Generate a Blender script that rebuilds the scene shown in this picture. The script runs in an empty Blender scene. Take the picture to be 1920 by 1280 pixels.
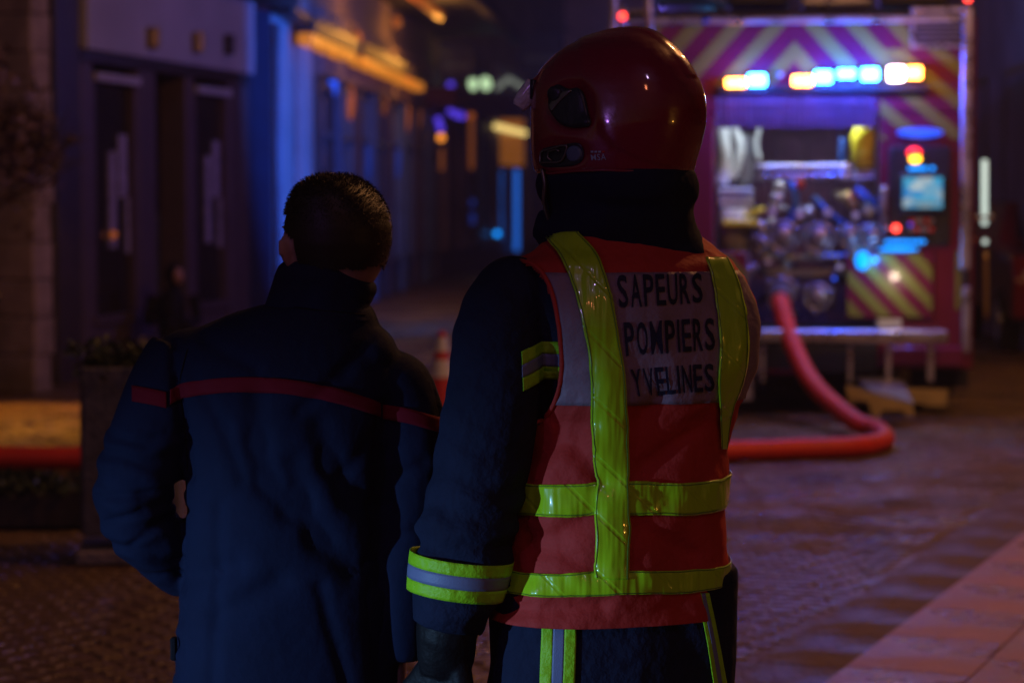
import bpy, bmesh, math, random
import numpy as np
from mathutils import Vector, Matrix, noise
from mathutils.bvhtree import BVHTree
from mathutils.geometry import tessellate_polygon
random.seed(7)
rng = random.Random(11)
scene = bpy.context.scene
col = scene.collection
R = math.radians
# ------------------------------------------------------------------ camera
CAM = Vector((0, 0, 1.57)); FPX = 4533.0; PITCH = math.atan(274 / FPX)
cam_d = bpy.data.cameras.new('camera'); cam_o = bpy.data.objects.new('camera', cam_d); col.objects.link(cam_o)
cam_d.lens = 85; cam_d.sensor_width = 36; cam_d.clip_end = 600; cam_d.clip_start = .05
cam_o.location = CAM; cam_o.rotation_euler = (math.pi / 2 - PITCH, 0, 0)
cam_d.dof.use_dof = True; cam_d.dof.focus_distance = 4.5; cam_d.dof.aperture_fstop = 3.6
scene.camera = cam_o
# ------------------------------------------------------------------ world, night sky
w = bpy.data.worlds.new('World'); scene.world = w; w.use_nodes = True
nt = w.node_tree; bg = nt.nodes['Background']
sky = nt.nodes.new('ShaderNodeTexSky'); sky.sky_type = 'NISHITA'; sky.sun_disc = False
sky.sun_elevation = R(-3.0); sky.sun_rotation = R(215)
nt.links.new(sky.outputs[0], bg.inputs[0]); bg.inputs[1].default_value = .15
scene.view_settings.view_transform = 'Standard'; scene.view_settings.look = 'None'
scene.view_settings.exposure = 0.0; scene.view_settings.gamma = 1; scene.view_settings.use_curve_mapping = False
scene.cycles.use_denoising = True; scene.cycles.max_bounces = 5; scene.cycles.sample_clamp_indirect = 3.0
scene.cycles.caustics_reflective = False; scene.cycles.caustics_refractive = False

def light(name, kind, loc, power, color, size=.05, target=None, spot=None, blend=.5):
    l = bpy.data.lights.new(name, kind); l.energy = power; l.color = color
    if kind == 'AREA': l.size = size
    elif kind == 'SUN': l.angle = size
    else: l.shadow_soft_size = size
    if spot: l.spot_size = R(spot); l.spot_blend = blend
    o = bpy.data.objects.new(name, l); col.objects.link(o); o.location = loc
    if target is not None:
        o.rotation_euler = (Vector(target) - Vector(loc)).to_track_quat('-Z', 'Y').to_euler()
    return o
BLUE = (.04, .16, 1.0); VIOL = (.22, .17, 1.0); SOD = (1.0, .40, .06)
light('lavender_fill_sun', 'SUN', (0, 0, 30), .055, (.66, .40, .85), R(.6), target=(-6, 20, 10))  # faint lavender directional fill added over the whole scene
# headlamp of a second emergency vehicle standing behind the photographer, left
light('vehicle_headlamp', 'SPOT', (-4.3, 1.9, .80), 620, (.27, .55, 1.0), .04, target=(-.14, 4.5, .26), spot=28, blend=.8)
light('violet_fill_light', 'POINT', (-3.0, .5, 2.3), 26, (.50, .20, 1), .05)  # unseen violet fill added to lift the helmet and back panel
light('warm_fill_high', 'POINT', (1.2, -2.0, 5.0), 34, (1.0, .26, .12), .15)  # unseen warm fill added to bring orange into vest and helmet
light('street_lamp_near', 'POINT', (3.7, 9.6, 6.2), 430, (1.0, .40, .13), .12)
light('tape_glint_light', 'POINT', (3.15, 2.6, 1.5), 8, (1.0, .42, .06), .05)  # low orange light added at the mirror angle for streaks on the tape
light('street_lamp_square', 'POINT', (5.0, 13.2, 6.2), 330, (1.0, .42, .16), .15)
light('street_lamp_left', 'SPOT', (-3.6, 18.3, 1.7), 170, (1.0, .34, .02), .1, target=(-3.5, 17.3, 0), spot=74, blend=.7)

# ------------------------------------------------------------------ pixel ray helpers
cp, sp_ = math.cos(PITCH), math.sin(PITCH)
def ray(px, py):
    x = (px - 960) / FPX; y = -(py - 640) / FPX
    return Vector((x, y * sp_ + cp, y * cp - sp_))
def at(px, py, Y):
    d = ray(px, py); return CAM + d * (Y / d.y)
def proj(P):
    v = Vector(P) - CAM
    f = v.y * cp - v.z * sp_; u = v.y * sp_ + v.z * cp
    return 960 + FPX * v.x / f, 640 - FPX * u / f
# ------------------------------------------------------------------ materials
def mat(name, c, rough=.6, metal=0, bump=None, var=None, coat=0, sheen=0, emit=None, trans=0, alpha=1, spec=None, rvar=None, extra=None):
    m = bpy.data.materials.new(name); m.use_nodes = True; n = m.node_tree; b = n.nodes['Principled BSDF']
    b.inputs['Base Color'].default_value = (*c, 1); b.inputs['Roughness'].default_value = rough; b.inputs['Metallic'].default_value = metal
    if coat: b.inputs['Coat Weight'].default_value = coat; b.inputs['Coat Roughness'].default_value = .08
    if sheen: b.inputs['Sheen Weight'].default_value = sheen
    if emit: b.inputs['Emission Color'].default_value = (*emit[0], 1); b.inputs['Emission Strength'].default_value = emit[1]
    if trans: b.inputs['Transmission Weight'].default_value = trans
    if spec is not None: b.inputs['Specular IOR Level'].default_value = spec
    if alpha < 1: b.inputs['Alpha'].default_value = alpha
    tc = n.nodes.new('ShaderNodeTexCoord')
    def nz(scale, detail=4, stretch=None):
        t = n.nodes.new('ShaderNodeTexNoise'); t.inputs['Scale'].default_value = scale; t.inputs['Detail'].default_value = detail
        if stretch:
            mp = n.nodes.new('ShaderNodeMapping'); mp.inputs['Scale'].default_value = stretch
            n.links.new(tc.outputs['Object'], mp.inputs[0]); n.links.new(mp.outputs[0], t.inputs['Vector'])
        else: n.links.new(tc.outputs['Object'], t.inputs['Vector'])
        return t
    if var:
        t = nz(var[0], 5); r = n.nodes.new('ShaderNodeValToRGB')
        r.color_ramp.elements[0].position = .3; r.color_ramp.elements[1].position = .7
        r.color_ramp.elements[0].color = (*[k * (1 - var[1]) for k in c], 1); r.color_ramp.elements[1].color = (*[min(1, k * (1 + var[1])) for k in c], 1)
        n.links.new(t.outputs[0], r.inputs[0]); n.links.new(r.outputs[0], b.inputs['Base Color'])
    if rvar:
        t = nz(rvar[0], 3); mr = n.nodes.new('ShaderNodeMapRange'); mr.inputs[1].default_value = .38; mr.inputs[2].default_value = .62
        mr.inputs[3].default_value = rvar[1]; mr.inputs[4].default_value = rvar[2]
        n.links.new(t.outputs[0], mr.inputs[0]); n.links.new(mr.outputs[0], b.inputs['Roughness'])
    if bump:
        prev = None
        for bb in (bump if isinstance(bump, list) else [bump]):
            t = nz(bb[0], 4, bb[2] if len(bb) > 2 else None); bn = n.nodes.new('ShaderNodeBump'); bn.inputs['Strength'].default_value = bb[1]; bn.inputs['Distance'].default_value = 1.2 / bb[0]
            n.links.new(t.outputs[0], bn.inputs['Height'])
            if prev: n.links.new(prev.outputs[0], bn.inputs['Normal'])
            prev = bn
        n.links.new(prev.outputs[0], b.inputs['Normal'])
    return m
M = {}
M['navy'] = mat('navy_cloth', (.009, .015, .044), .85, bump=[(900, .25), (35, .10)], var=(12, .10), sheen=.0, spec=.15)
M['navy2'] = mat('navy_aramid', (.014, .019, .045), .85, bump=[(700, .3), (30, .3)], var=(9, .2), spec=.15)
M['redband'] = mat('red_stripe_cloth', (.20, .007, .020), .8, bump=(600, .3), spec=.15)
M['skin'] = mat('skin', (.42, .22, .16), .5, bump=(250, .15), var=(30, .1))
M['hair'] = mat('dark_hair', (.02, .012, .008), .5)
M['black'] = mat('black_cloth', (.008, .008, .012), .85, bump=(500, .3), spec=.2)
M['orange'] = mat('orange_vest_cloth', (.56, .042, .030), .7, bump=[(1100, .35), (22, .2)], var=(7, .10), spec=.25)
M['panel'] = mat('pale_reflective_panel', (.30, .20, .25), .55, bump=[(900, .2), (25, .2)], var=(14, .08), spec=.3)
M['letter'] = mat('navy_print', (.012, .014, .04), .6, spec=.25)
M['glove'] = mat('black_glove', (.005, .0045, .006), .6, bump=(120, .2), spec=.3)
M['silver'] = mat('silver_tape', (.20, .22, .36), .45, bump=(400, .3), spec=.4)
M['bootm'] = mat('boot_leather', (.012, .012, .012), .4)
def tape_mat():
    m = mat('fluorescent_tape', (.50, .84, .012), .28, coat=1.0, spec=.5)
    n = m.node_tree; b = n.nodes['Principled BSDF']; tc = n.nodes.new('ShaderNodeTexCoord')
    b.inputs['Coat Roughness'].default_value = .05
    mp = n.nodes.new('ShaderNodeMapping'); mp.inputs['Rotation'].default_value = (0, R(45), 0)
    wv = n.nodes.new('ShaderNodeTexWave'); wv.inputs['Scale'].default_value = 4.2; wv.inputs['Distortion'].default_value = .6
    ns = n.nodes.new('ShaderNodeTexNoise'); ns.inputs['Scale'].default_value = 15
    m2 = n.nodes.new('ShaderNodeMapping'); m2.inputs['Scale'].default_value = (2.2, 1, .35)
    n.links.new(tc.outputs['Object'], mp.inputs[0]); n.links.new(mp.outputs[0], wv.inputs[0])
    n.links.new(tc.outputs['Object'], m2.inputs[0]); n.links.new(m2.outputs[0], ns.inputs['Vector'])
    rp = n.nodes.new('ShaderNodeValToRGB'); rp.color_ramp.elements[0].position = .0; rp.color_ramp.elements[1].position = .035
    n.links.new(wv.outputs['Fac'], rp.inputs[0])
    b1 = n.nodes.new('ShaderNodeBump'); b1.inputs['Strength'].default_value = .6; b1.inputs['Distance'].default_value = .002
    b2 = n.nodes.new('ShaderNodeBump'); b2.inputs['Strength'].default_value = .85; b2.inputs['Distance'].default_value = .012
    n.links.new(rp.outputs[0], b1.inputs['Height']); n.links.new(ns.outputs[0], b2.inputs['Height']); n.links.new(b1.outputs[0], b2.inputs['Normal'])
    n.links.new(b2.outputs[0], b.inputs['Normal']); n.links.new(b2.outputs[0], b.inputs['Coat Normal'])
    return m
M['tape'] = tape_mat()
M['helmet'] = mat('red_helmet_lacquer', (.26, .004, .038), .25, coat=1.0, bump=[(8, .03), (120, .02)], rvar=(14, .15, .42), var=(6, .12))
M['helmblack'] = mat('helmet_black_plastic', (.02, .025, .04), .35, bump=(60, .1))
M['helmgrey'] = mat('helmet_worn_metal', (.22, .20, .20), .35, metal=.8)
M['lens'] = mat('clear_visor', (.9, .86, 1), .15, coat=1, trans=.15, bump=(70, .6))
M['setts'] = mat('wet_granite_setts', (.13, .078, .036), .5, bump=[(45, .5), (400, .3)], var=(1.6, .5), rvar=(1.7, .13, .75))
M['ground'] = mat('dark_joint_sand', (.11, .065, .05), .7, bump=(30, .5), var=(2, .3), rvar=(.8, .3, .8))
M['slab'] = mat('pale_sandstone_slab', (.34, .18, .25), .5, bump=[(20, .35), (160, .4)], var=(1.6, .35), rvar=(1.6, .2, .6))
M['gutter'] = mat('gutter_stone', (.11, .066, .042), .55, bump=[(40, .5), (12, .2)], var=(2, .4), rvar=(2.5, .35, .8), spec=.4)
M['plaster'] = mat('pale_plaster', (.42, .38, .40), .85, bump=(60, .3), var=(2, .15))
M['plaster2'] = mat('mauve_plaster', (.24, .17, .17), .85, bump=(50, .3), var=(1.2, .3))
M['farwall'] = mat('far_mauve_wall', (.50, .30, .36), .9, var=(.5, .3), bump=(10, .3))
M['stone'] = mat('limestone', (.30, .24, .26), .8, bump=(40, .6), var=(5, .3))
M['shoppaint'] = mat('grey_shop_paint', (.09, .062, .070), .5, var=(5, .15))
M['fascia'] = mat('white_fascia_paint', (.40, .38, .42), .5, var=(1.5, .15), bump=(6, .05))
M['darkpaint'] = mat('dark_timber', (.035, .025, .025), .5, var=(6, .3))
M['bluepaint'] = mat('blue_grey_paint', (.10, .16, .26), .45, var=(4, .2))
M['navypaint'] = mat('navy_gloss_paint', (.012, .022, .05), .4, var=(4, .2))
M['glass'] = mat('shop_glass', (.012, .014, .02), .06, bump=(1.5, .03), spec=.9)
M['interior'] = mat('shop_interior', (.05, .035, .03), .8, var=(4, .6))
M['poster'] = mat('pale_paper', (.32, .28, .34), .7, var=(12, .3))
M['signblue'] = mat('blue_sign', (.012, .03, .12), .5)
M['awning'] = mat('maroon_awning', (.12, .012, .03), .8, bump=(40, .3))
M['roof'] = mat('slate_roof', (.03, .028, .032), .6, bump=(12, .6), var=(6, .4))
M['concrete'] = mat('planter_granite', (.11, .10, .13), .75, bump=(60, .5), var=(14, .35))
M['leaf'] = mat('dark_leaves', (.03, .045, .02), .6, var=(8, .5))
M['dryleaf'] = mat('brown_leaves', (.16, .10, .08), .6, var=(6, .5))
M['bark'] = mat('bark', (.06, .045, .035), .8, bump=(40, .6))
M['truckred'] = mat('truck_red', (.15, .010, .045), .35, coat=.6, var=(3, .1), bump=(4, .03))
M['truckdark'] = mat('truck_dark', (.02, .02, .028), .5, bump=(20, .1))
M['yellowfilm'] = mat('yellow_reflective_film', (.20, .21, .04), .4, coat=.4, bump=(200, .1))
M['bayback'] = mat('bay_lining', (.10, .04, .09), .6, bump=[(6, .5, (6, 1, .3))], var=(5, .4))
M['alu'] = mat('brushed_aluminium', (.55, .55, .6), .32, metal=.9, bump=(90, .15), rvar=(8, .22, .5))
M['grey'] = mat('grey_hose_canvas', (.50, .52, .50), .7, bump=(70, .3), var=(10, .2))
M['steel'] = mat('pump_steel', (.30, .30, .34), .35, metal=.7, bump=(40, .2))
M['ybright'] = mat('yellow_plastic', (.80, .70, .02), .5, bump=(20, .2))
M['bluehose'] = mat('blue_hose', (.02, .09, .40), .5)
M['brass'] = mat('brass', (.50, .36, .14), .35, metal=.8, bump=(60, .3))
M['hosered'] = mat('red_rubber_hose', (.62, .030, .014), .55, bump=(60, .25), var=(8, .12))
M['rubber'] = mat('black_rubber', (.012, .012, .013), .8, bump=(60, .3))
M['beige'] = mat('yellow_painted_step', (.42, .33, .12), .5, var=(8, .2))
M['whitepl'] = mat('white_reflective', (.6, .6, .62), .5)
M['conered'] = mat('cone_red', (.50, .02, .02), .5, bump=(20, .1))
M['carred'] = mat('dark_red_car_paint', (.22, .01, .02), .3, coat=1)
M['carglass'] = mat('car_glass', (.02, .02, .03), .08)
M['gold'] = mat('gold_thread', (.45, .26, .06), .4, metal=.3, bump=(300, .6))
def E(name, c, s): return mat(name, tuple(min(1, k) * .2 for k in c), .4, emit=(c, s))
M['e_amber'] = E('amber_lamp', (1, .28, .04), 30); M['e_blue'] = E('blue_lamp', (.045, .40, 1), 34); M['e_white'] = E('white_lamp', (1, .65, .75), 22)
M['e_dimblue'] = E('dim_blue_glow', (.02, .10, 1), 1.3); M['e_cyan'] = E('blue_led', (.0, .28, 1), 2.2)
M['e_red'] = E('red_lamp', (1, .02, .02), 4); M['e_red2'] = E('red_marker', (1, .05, .03), 6); M['e_yel'] = E('amber_indicator', (1, .5, .02), 6)
M['e_sod'] = E('sodium_lamp', (1, .30, .03), 1.6); M['e_sodtrough'] = E('sodium_trough', (1, .30, .02), .55)
M['e_warm'] = E('warm_tube', (1, .72, .22), 1.1); M['e_green'] = E('green_white_lamp', (.62, .9, .5), 1.0)
M['e_orangepanel'] = E('orange_panel_glow', (1, .30, .02), .17); M['e_bluetube'] = E('blue_tube', (.02, .20, 1), .55)
M['e_dimor'] = E('dim_orange_glow', (1, .22, .02), .28); M['e_pale'] = E('pale_white_glow', (.75, .9, .8), .95)
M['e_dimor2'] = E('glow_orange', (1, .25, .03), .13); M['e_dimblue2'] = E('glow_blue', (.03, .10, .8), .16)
M['e_violet'] = E('violet_lamp', (.12, .06, 1), .8); M['e_zig'] = E('white_sign_light', (.55, .62, .5), .26)
def screen_mat():
    m = mat('pump_screen', (.02, .02, .03), .3); n = m.node_tree; b = n.nodes['Principled BSDF']
    tc = n.nodes.new('ShaderNodeTexCoord'); v = n.nodes.new('ShaderNodeTexVoronoi'); v.inputs['Scale'].default_value = 14
    r = n.nodes.new('ShaderNodeValToRGB'); e = r.color_ramp.elements; e[0].color = (.02, .22, .7, 1); e[1].color = (.6, .75, .8, 1)
    x = e.new(.45); x.color = (.05, .45, .75, 1); x = e.new(.7); x.color = (.35, .5, .6, 1)
    n.links.new(tc.outputs['Object'], v.inputs[0]); n.links.new(v.outputs['Color'], r.inputs[0]); n.links.new(r.outputs[0], b.inputs['Emission Color']); b.inputs['Emission Strength'].default_value = .75
    return m
M['screen'] = screen_mat()

# ------------------------------------------------------------------ object helpers
def tag(o, label=None, cat=None, group=None, kind=None):
    if label: o['label'] = label
    if cat: o['category'] = cat
    if group: o['group'] = group
    if kind: o['kind'] = kind
    return o
def thing(name, label, cat, loc=(0, 0, 0), rz=0, group=None):
    o = bpy.data.objects.new(name, None); col.objects.link(o); o.location = loc; o.rotation_euler = (0, 0, rz)
    return tag(o, label, cat, group)
def inv_of(o):
    mtx = Matrix.Identity(4)
    while o is not None:
        mtx = (Matrix.Translation(o.location) @ Matrix.Rotation(o.rotation_euler.z, 4, 'Z')) @ mtx; o = o.parent
    return mtx.inverted()
class MB:
    def __init__(s): s.v = []; s.f = []
    def add(s, vs, fs, mtx=None):
        k = len(s.v)
        for q in vs: s.v.append(tuple(mtx @ Vector(q)) if mtx is not None else tuple(q))
        for q in fs: s.f.append(tuple(i + k for i in q))
        return s
    def box(s, c, d, rz=0, bev=0, mtx=None):
        hx, hy, hz = d[0] / 2, d[1] / 2, d[2] / 2
        T = Matrix.Translation(c) @ Matrix.Rotation(rz, 4, 'Z')
        if mtx is not None: T = Matrix.Translation(c) @ mtx
        if not bev:
            vs = [(x, y, z) for x in (-hx, hx) for y in (-hy, hy) for z in (-hz, hz)]
            return s.add(vs, [(0, 1, 3, 2), (4, 6, 7, 5), (0, 4, 5, 1), (2, 3, 7, 6), (0, 2, 6, 4), (1, 5, 7, 3)], T)
        b = min(bev, hx * .9, hy * .9, hz * .9)
        bm = bmesh.new(); bmesh.ops.create_cube(bm, size=1)
        for q in bm.verts: q.co = Vector((q.co.x * 2 * hx, q.co.y * 2 * hy, q.co.z * 2 * hz))
        bmesh.ops.bevel(bm, geom=bm.edges[:], offset=b, segments=1, affect='EDGES')
        bm.verts.index_update()
        s.add([tuple(q.co) for q in bm.verts], [tuple(q.index for q in f.verts) for f in bm.faces], T); bm.free(); return s
    def tube(s, pts, rad, n=12, caps=True, flat=None):
        pts = [Vector(p) for p in pts]; N = len(pts)
        if not hasattr(rad, '__len__'): rad = [rad] * N
        k = len(s.v); up = None
        for i, p in enumerate(pts):
            d = (pts[min(i + 1, N - 1)] - pts[max(i - 1, 0)]).normalized()
            if up is None:
                up = Vector((0, 1, 0)) if abs(d.y) < .8 else Vector((0, 0, 1))
            u = (up - d * up.dot(d)).normalized(); up = u; v = d.cross(u)
            r = rad[i]; ra, rb = (r if hasattr(r, '__len__') else (r, r))
            for j in range(n):
                a = 2 * math.pi * j / n
                s.v.append(tuple(p + u * (math.cos(a) * ra) + v * (math.sin(a) * rb)))
        for i in range(N - 1):
            for j in range(n):
                a = k + i * n + j; b = k + i * n + (j + 1) % n
                s.f.append((a, b, b + n, a + n))
        if caps:
            s.f.append(tuple(k + j for j in range(n))[::-1]); s.f.append(tuple(k + (N - 1) * n + j for j in range(n)))
        return s
    def loft(s, rings, n=48):
        """rings: (centre, half width along yaw axis, half depth, yaw, exponent)"""
        k = len(s.v)
        for c, a, b, yaw, ex in rings:
            for j in range(n):
                t = 2 * math.pi * j / n; ct, st = math.cos(t), math.sin(t)
                x = math.copysign(abs(ct) ** (2 / ex), ct) * a; y = math.copysign(abs(st) ** (2 / ex), st) * b
                s.v.append((c[0] + x * math.cos(yaw) - y * math.sin(yaw), c[1] + x * math.sin(yaw) + y * math.cos(yaw), c[2]))
        for i in range(len(rings) - 1):
            for j in range(n):
                a = k + i * n + j; b = k + i * n + (j + 1) % n
                s.f.append((a, b, b + n, a + n))
        s.f.append(tuple(k + j for j in range(n))[::-1]); s.f.append(tuple(k + (len(rings) - 1) * n + j for j in range(n)))
        return s
    def ell(s, c, r, rz=0, n=20, m=12, mtx=None):
        k = len(s.v); T = Matrix.Translation(c) @ (mtx if mtx is not None else Matrix.Rotation(rz, 4, 'Z'))
        vs = [(0, 0, -r[2])]
        for i in range(1, m):
            ph = math.pi * i / m - math.pi / 2
            for j in range(n):
                t = 2 * math.pi * j / n; vs.append((math.cos(ph) * math.cos(t) * r[0], math.cos(ph) * math.sin(t) * r[1], math.sin(ph) * r[2]))
        vs.append((0, 0, r[2])); fs = []
        for j in range(n): fs.append((0, 1 + (j + 1) % n, 1 + j))
        for i in range(m - 2):
            for j in range(n):
                a = 1 + i * n + j; b = 1 + i * n + (j + 1) % n; fs.append((a, b, b + n, a + n))
        L = len(vs) - 1; o = 1 + (m - 2) * n
        for j in range(n): fs.append((L, o + j, o + (j + 1) % n))
        return s.add(vs, fs, T)
    def cyl(s, c, r, h, axis='z', n=24, r2=None):
        d = {'x': Vector((1, 0, 0)), 'y': Vector((0, 1, 0)), 'z': Vector((0, 0, 1))}[axis] * (h / 2); c = Vector(c)
        return s.tube([c - d, c + d], [r, r if r2 is None else r2], n)
    def torus(s, c, r, t, axis='y', n=28, m=8):
        k = len(s.v); c = Vector(c)
        for i in range(n):
            a = 2 * math.pi * i / n
            for j in range(m):
                b = 2 * math.pi * j / m; q = r + t * math.cos(b); x, y, z = q * math.cos(a), q * math.sin(a), t * math.sin(b)
                p = {'z': (x, y, z), 'y': (x, z, y), 'x': (z, x, y)}[axis]; s.v.append(tuple(c + Vector(p)))
        for i in range(n):
            for j in range(m):
                s.f.append((k + i * m + j, k + ((i + 1) % n) * m + j, k + ((i + 1) % n) * m + (j + 1) % m, k + i * m + (j + 1) % m))
        return s
    def prism(s, poly, y0, y1):
        """polygon of (x, z) extruded from y0 to y1 (local coordinates)"""
        n = len(poly); k = len(s.v)
        for y in (y0, y1):
            for x, z in poly: s.v.append((x, y, z))
        s.f.append(tuple(k + i for i in range(n))); s.f.append(tuple(k + n + i for i in range(n))[::-1])
        for i in range(n):
            j = (i + 1) % n; s.f.append((k + i, k + n + i, k + n + j, k + j))
        return s
    def mesh(s, name):
        me = bpy.data.meshes.new(name); me.from_pydata(s.v, [], s.f); me.update(); return me
    def build(s, name, m, parent=None, smooth=False, world=False, fixn=True, solid=0, subsurf=0):
        if world and parent is not None:
            T = inv_of(parent); s.v = [tuple(T @ Vector(q)) for q in s.v]
        me = s.mesh(name)
        if fixn:
            bm = bmesh.new(); bm.from_mesh(me); bmesh.ops.recalc_face_normals(bm, faces=bm.faces); bm.to_mesh(me); bm.free()
        if m is not None: me.materials.append(m)
        if smooth: me.polygons.foreach_set('use_smooth', [True] * len(me.polygons))
        o = bpy.data.objects.new(name, me); col.objects.link(o); o.parent = parent
        if solid:
            q = o.modifiers.new('s', 'SOLIDIFY'); q.thickness = solid; q.offset = 1
        if subsurf:
            q = o.modifiers.new('u', 'SUBSURF'); q.levels = q.render_levels = subsurf
        return o
def struct(o): o['kind'] = 'structure'; return o

def blob(mb, voxel=.006, smooth=6):
    """fuse overlapping closed shells into one continuous skin; returns verts, faces (numpy list)"""
    me = mb.mesh('tmp'); o = bpy.data.objects.new('tmp', me); col.objects.link(o)
    bm = bmesh.new(); bm.from_mesh(me); bmesh.ops.recalc_face_normals(bm, faces=bm.faces); bm.to_mesh(me); bm.free()
    r = o.modifiers.new('r', 'REMESH'); r.mode = 'VOXEL'; r.voxel_size = voxel
    s = o.modifiers.new('s', 'SMOOTH'); s.factor = .6; s.iterations = smooth
    dg = bpy.context.evaluated_depsgraph_get(); e = o.evaluated_get(dg); m2 = e.to_mesh()
    out = MB(); out.v = [tuple(q.co) for q in m2.vertices]; out.f = [tuple(p.vertices) for p in m2.polygons]
    nrm = [tuple(q.normal) for q in m2.vertices]
    e.to_mesh_clear(); bpy.data.objects.remove(o); bpy.data.meshes.remove(me)
    return out, nrm
def displace(mb, nrm, fn):
    for i, (v, n) in enumerate(zip(mb.v, nrm)):
        d = fn(v, n)
        if d: mb.v[i] = (v[0] + n[0] * d, v[1] + n[1] * d, v[2] + n[2] * d)
def folds(v, amp, sx=1, sz=1, f=7.0, seed=0):
    q = Vector((v[0] * f * sx + seed, v[1] * f * sx, v[2] * f * sz + seed * .7))
    q += noise.noise_vector(q * .5) * .9
    a = noise.noise(q); b = noise.noise(q * 2.3 + Vector((9, 2, 5)))
    return amp * ((1 - abs(a) * 2.2) * .8 + b * .35)
def bvh_of(mb): return BVHTree.FromPolygons([Vector(q) for q in mb.v], [f for f in mb.f], all_triangles=False)
def cam_hit(bvh, px, py, off=.003):
    d = ray(px, py).normalized(); h = bvh.ray_cast(CAM, d)
    if h[0] is None: return None
    n = h[1] if h[1].dot(d) < 0 else -h[1]
    return h[0] + n * off
def catmull(P, seg=8):
    P = [Vector(p) for p in P]; out = []
    for i in range(len(P) - 1):
        a = P[max(i - 1, 0)]; b = P[i]; c = P[i + 1]; d = P[min(i + 2, len(P) - 1)]
        for k in range(seg):
            t = k / seg
            out.append(.5 * ((2 * b) + (c - a) * t + (2 * a - 5 * b + 4 * c - d) * t * t + (3 * b - a - 3 * c + d) * t ** 3))
    out.append(P[-1]); return out
def strip_on(bvh, path, halfw, off=.004, nu=7, seg=8):
    """a ribbon draped on a surface; path = [(px,py)], halfw = [px half widths] across x"""
    P = catmull([(p[0], p[1], h) for p, h in zip(path, halfw)], seg)
    g = []
    for p in P:
        row = []
        for j in range(nu):
            t = -1 + 2 * j / (nu - 1); h = cam_hit(bvh, p.x + t * p.z, p.y, off)
            row.append(h)
        g.append(row)
    return grid_mb(g)
def grid_mb(g):
    mb = MB(); idx = {}
    for i, row in enumerate(g):
        for j, p in enumerate(row):
            if p is not None: idx[(i, j)] = len(mb.v); mb.v.append(tuple(p))
    for i in range(len(g) - 1):
        for j in range(len(g[0]) - 1):
            q = [(i, j), (i, j + 1), (i + 1, j + 1), (i + 1, j)]
            if all(k in idx for k in q):
                pts = [Vector(mb.v[idx[k]]) for k in q]
                if max((pts[a] - pts[(a + 1) % 4]).length for a in range(4)) < .09: mb.f.append(tuple(idx[k] for k in q))
    return mb
def cyl_hit(bvh, c, th, z, off):
    d = Vector((math.cos(th), math.sin(th), 0)); o = Vector((c[0], c[1], z)) + d * .9
    h = bvh.ray_cast(o, -d)
    if h[0] is None: return None
    n = h[1] if h[1].dot(-d) < 0 else -h[1]
    return h[0] + n * off
def ringband(bvh, c, th0, th1, zf, off=.004, n=90, rows=6):
    """band wrapped round a body; zf(theta) -> (z0, z1)"""
    g = []
    for i in range(rows):
        row = []
        for j in range(n + 1):
            th = th0 + (th1 - th0) * j / n; z0, z1 = zf(th); row.append(cyl_hit(bvh, c, th, z0 + (z1 - z0) * i / (rows - 1), off))
        g.append(row)
    return grid_mb(g)
def pxring(py, xl, xr, Y, b, yaw, ex=2.3):
    """ring whose outline seen from the lens spans xl..xr"""
    L = at(xl, py, Y); Rr = at(xr, py, Y); w = (Rr.x - L.x) / 2
    a = math.sqrt(max(w * w - (b * math.sin(yaw)) ** 2, 1e-4)) / math.cos(yaw)
    return (((L.x + Rr.x) / 2, Y, L.z), a, b, yaw, ex)

# ================================================================== GROUND
base = MB().add([(-90, -30, -.009), (120, -30, -.009), (120, 220, -.009), (-90, 220, -.009)], [(0, 1, 2, 3)]).build('ground', M['ground'])
struct(base)
E0 = at(1570, 1280, 7.84); E0 = Vector((1.055, 7.80, 0)); E1 = Vector((2.35, 11.07, 0))
ed = (E1 - E0).normalized(); en = Vector((ed.y, -ed.x, 0))            # en: towards the pale pavement (right)
def side(x, y): return (Vector((x, y, 0)) - E0).dot(en)
sett_meshes = []
for k in range(6):
    r_ = random.Random(k); a, b, h = .046 + r_.uniform(-.003, .003), .046 + r_.uniform(-.003, .003), .03
    top = [(-a + .010 + r_.uniform(0, .006), -b + .010, h), (a - .010, -b + .011 + r_.uniform(0, .005), h), (a - .012, b - .010, h + r_.uniform(-.003, .002)), (-a + .011, b - .012, h)]
    mid = [(-a, -b, h - .009), (a, -b, h - .009), (a, b, h - .009), (-a, b, h - .009)]
    bot = [(x, y, -.004) for x, y, z in mid]
    m = MB(); m.add(top + mid + bot, [(0, 1, 2, 3)] + [(4 + i, 4 + (i + 1) % 4, (i + 1) % 4, i) for i in range(4)] + [(8 + i, 8 + (i + 1) % 4, 4 + (i + 1) % 4, 4 + i) for i in range(4)])
    me = m.mesh('paving_sett'); me.materials.append(M['setts']); sett_meshes.append(me)
cand = []
pitch = .102
for j in range(int((30 - 1) / pitch)):
    for i in range(int(15 / pitch)):
        x = -7.5 + (i + .5 * (j % 2)) * pitch; y = 1 + j * pitch
        ph = (x / 1.5) % 1.0; arc = 4 * .26 * ph * (1 - ph); slope = 4 * .26 * (1 - 2 * ph) / 1.5
        yy = y + arc
        if side(x, yy) > -.36: continue
        cand.append((x + rng.uniform(-.007, .007), yy + rng.uniform(-.007, .007), math.atan(slope) + rng.uniform(-.05, .05), rng.uniform(-.040, .040), rng.uniform(-.040, .040), rng.randrange(6), rng.uniform(-.004, .002)))
def seen(x, y):
    px, py = proj((x, y, 0))
    if not (0 < px < 1920 and 860 < py < 1285): return -1
    if 335 < px < 1378: return -1
    return py
cand.sort(key=lambda q: -seen(q[0], q[1]))
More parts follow.
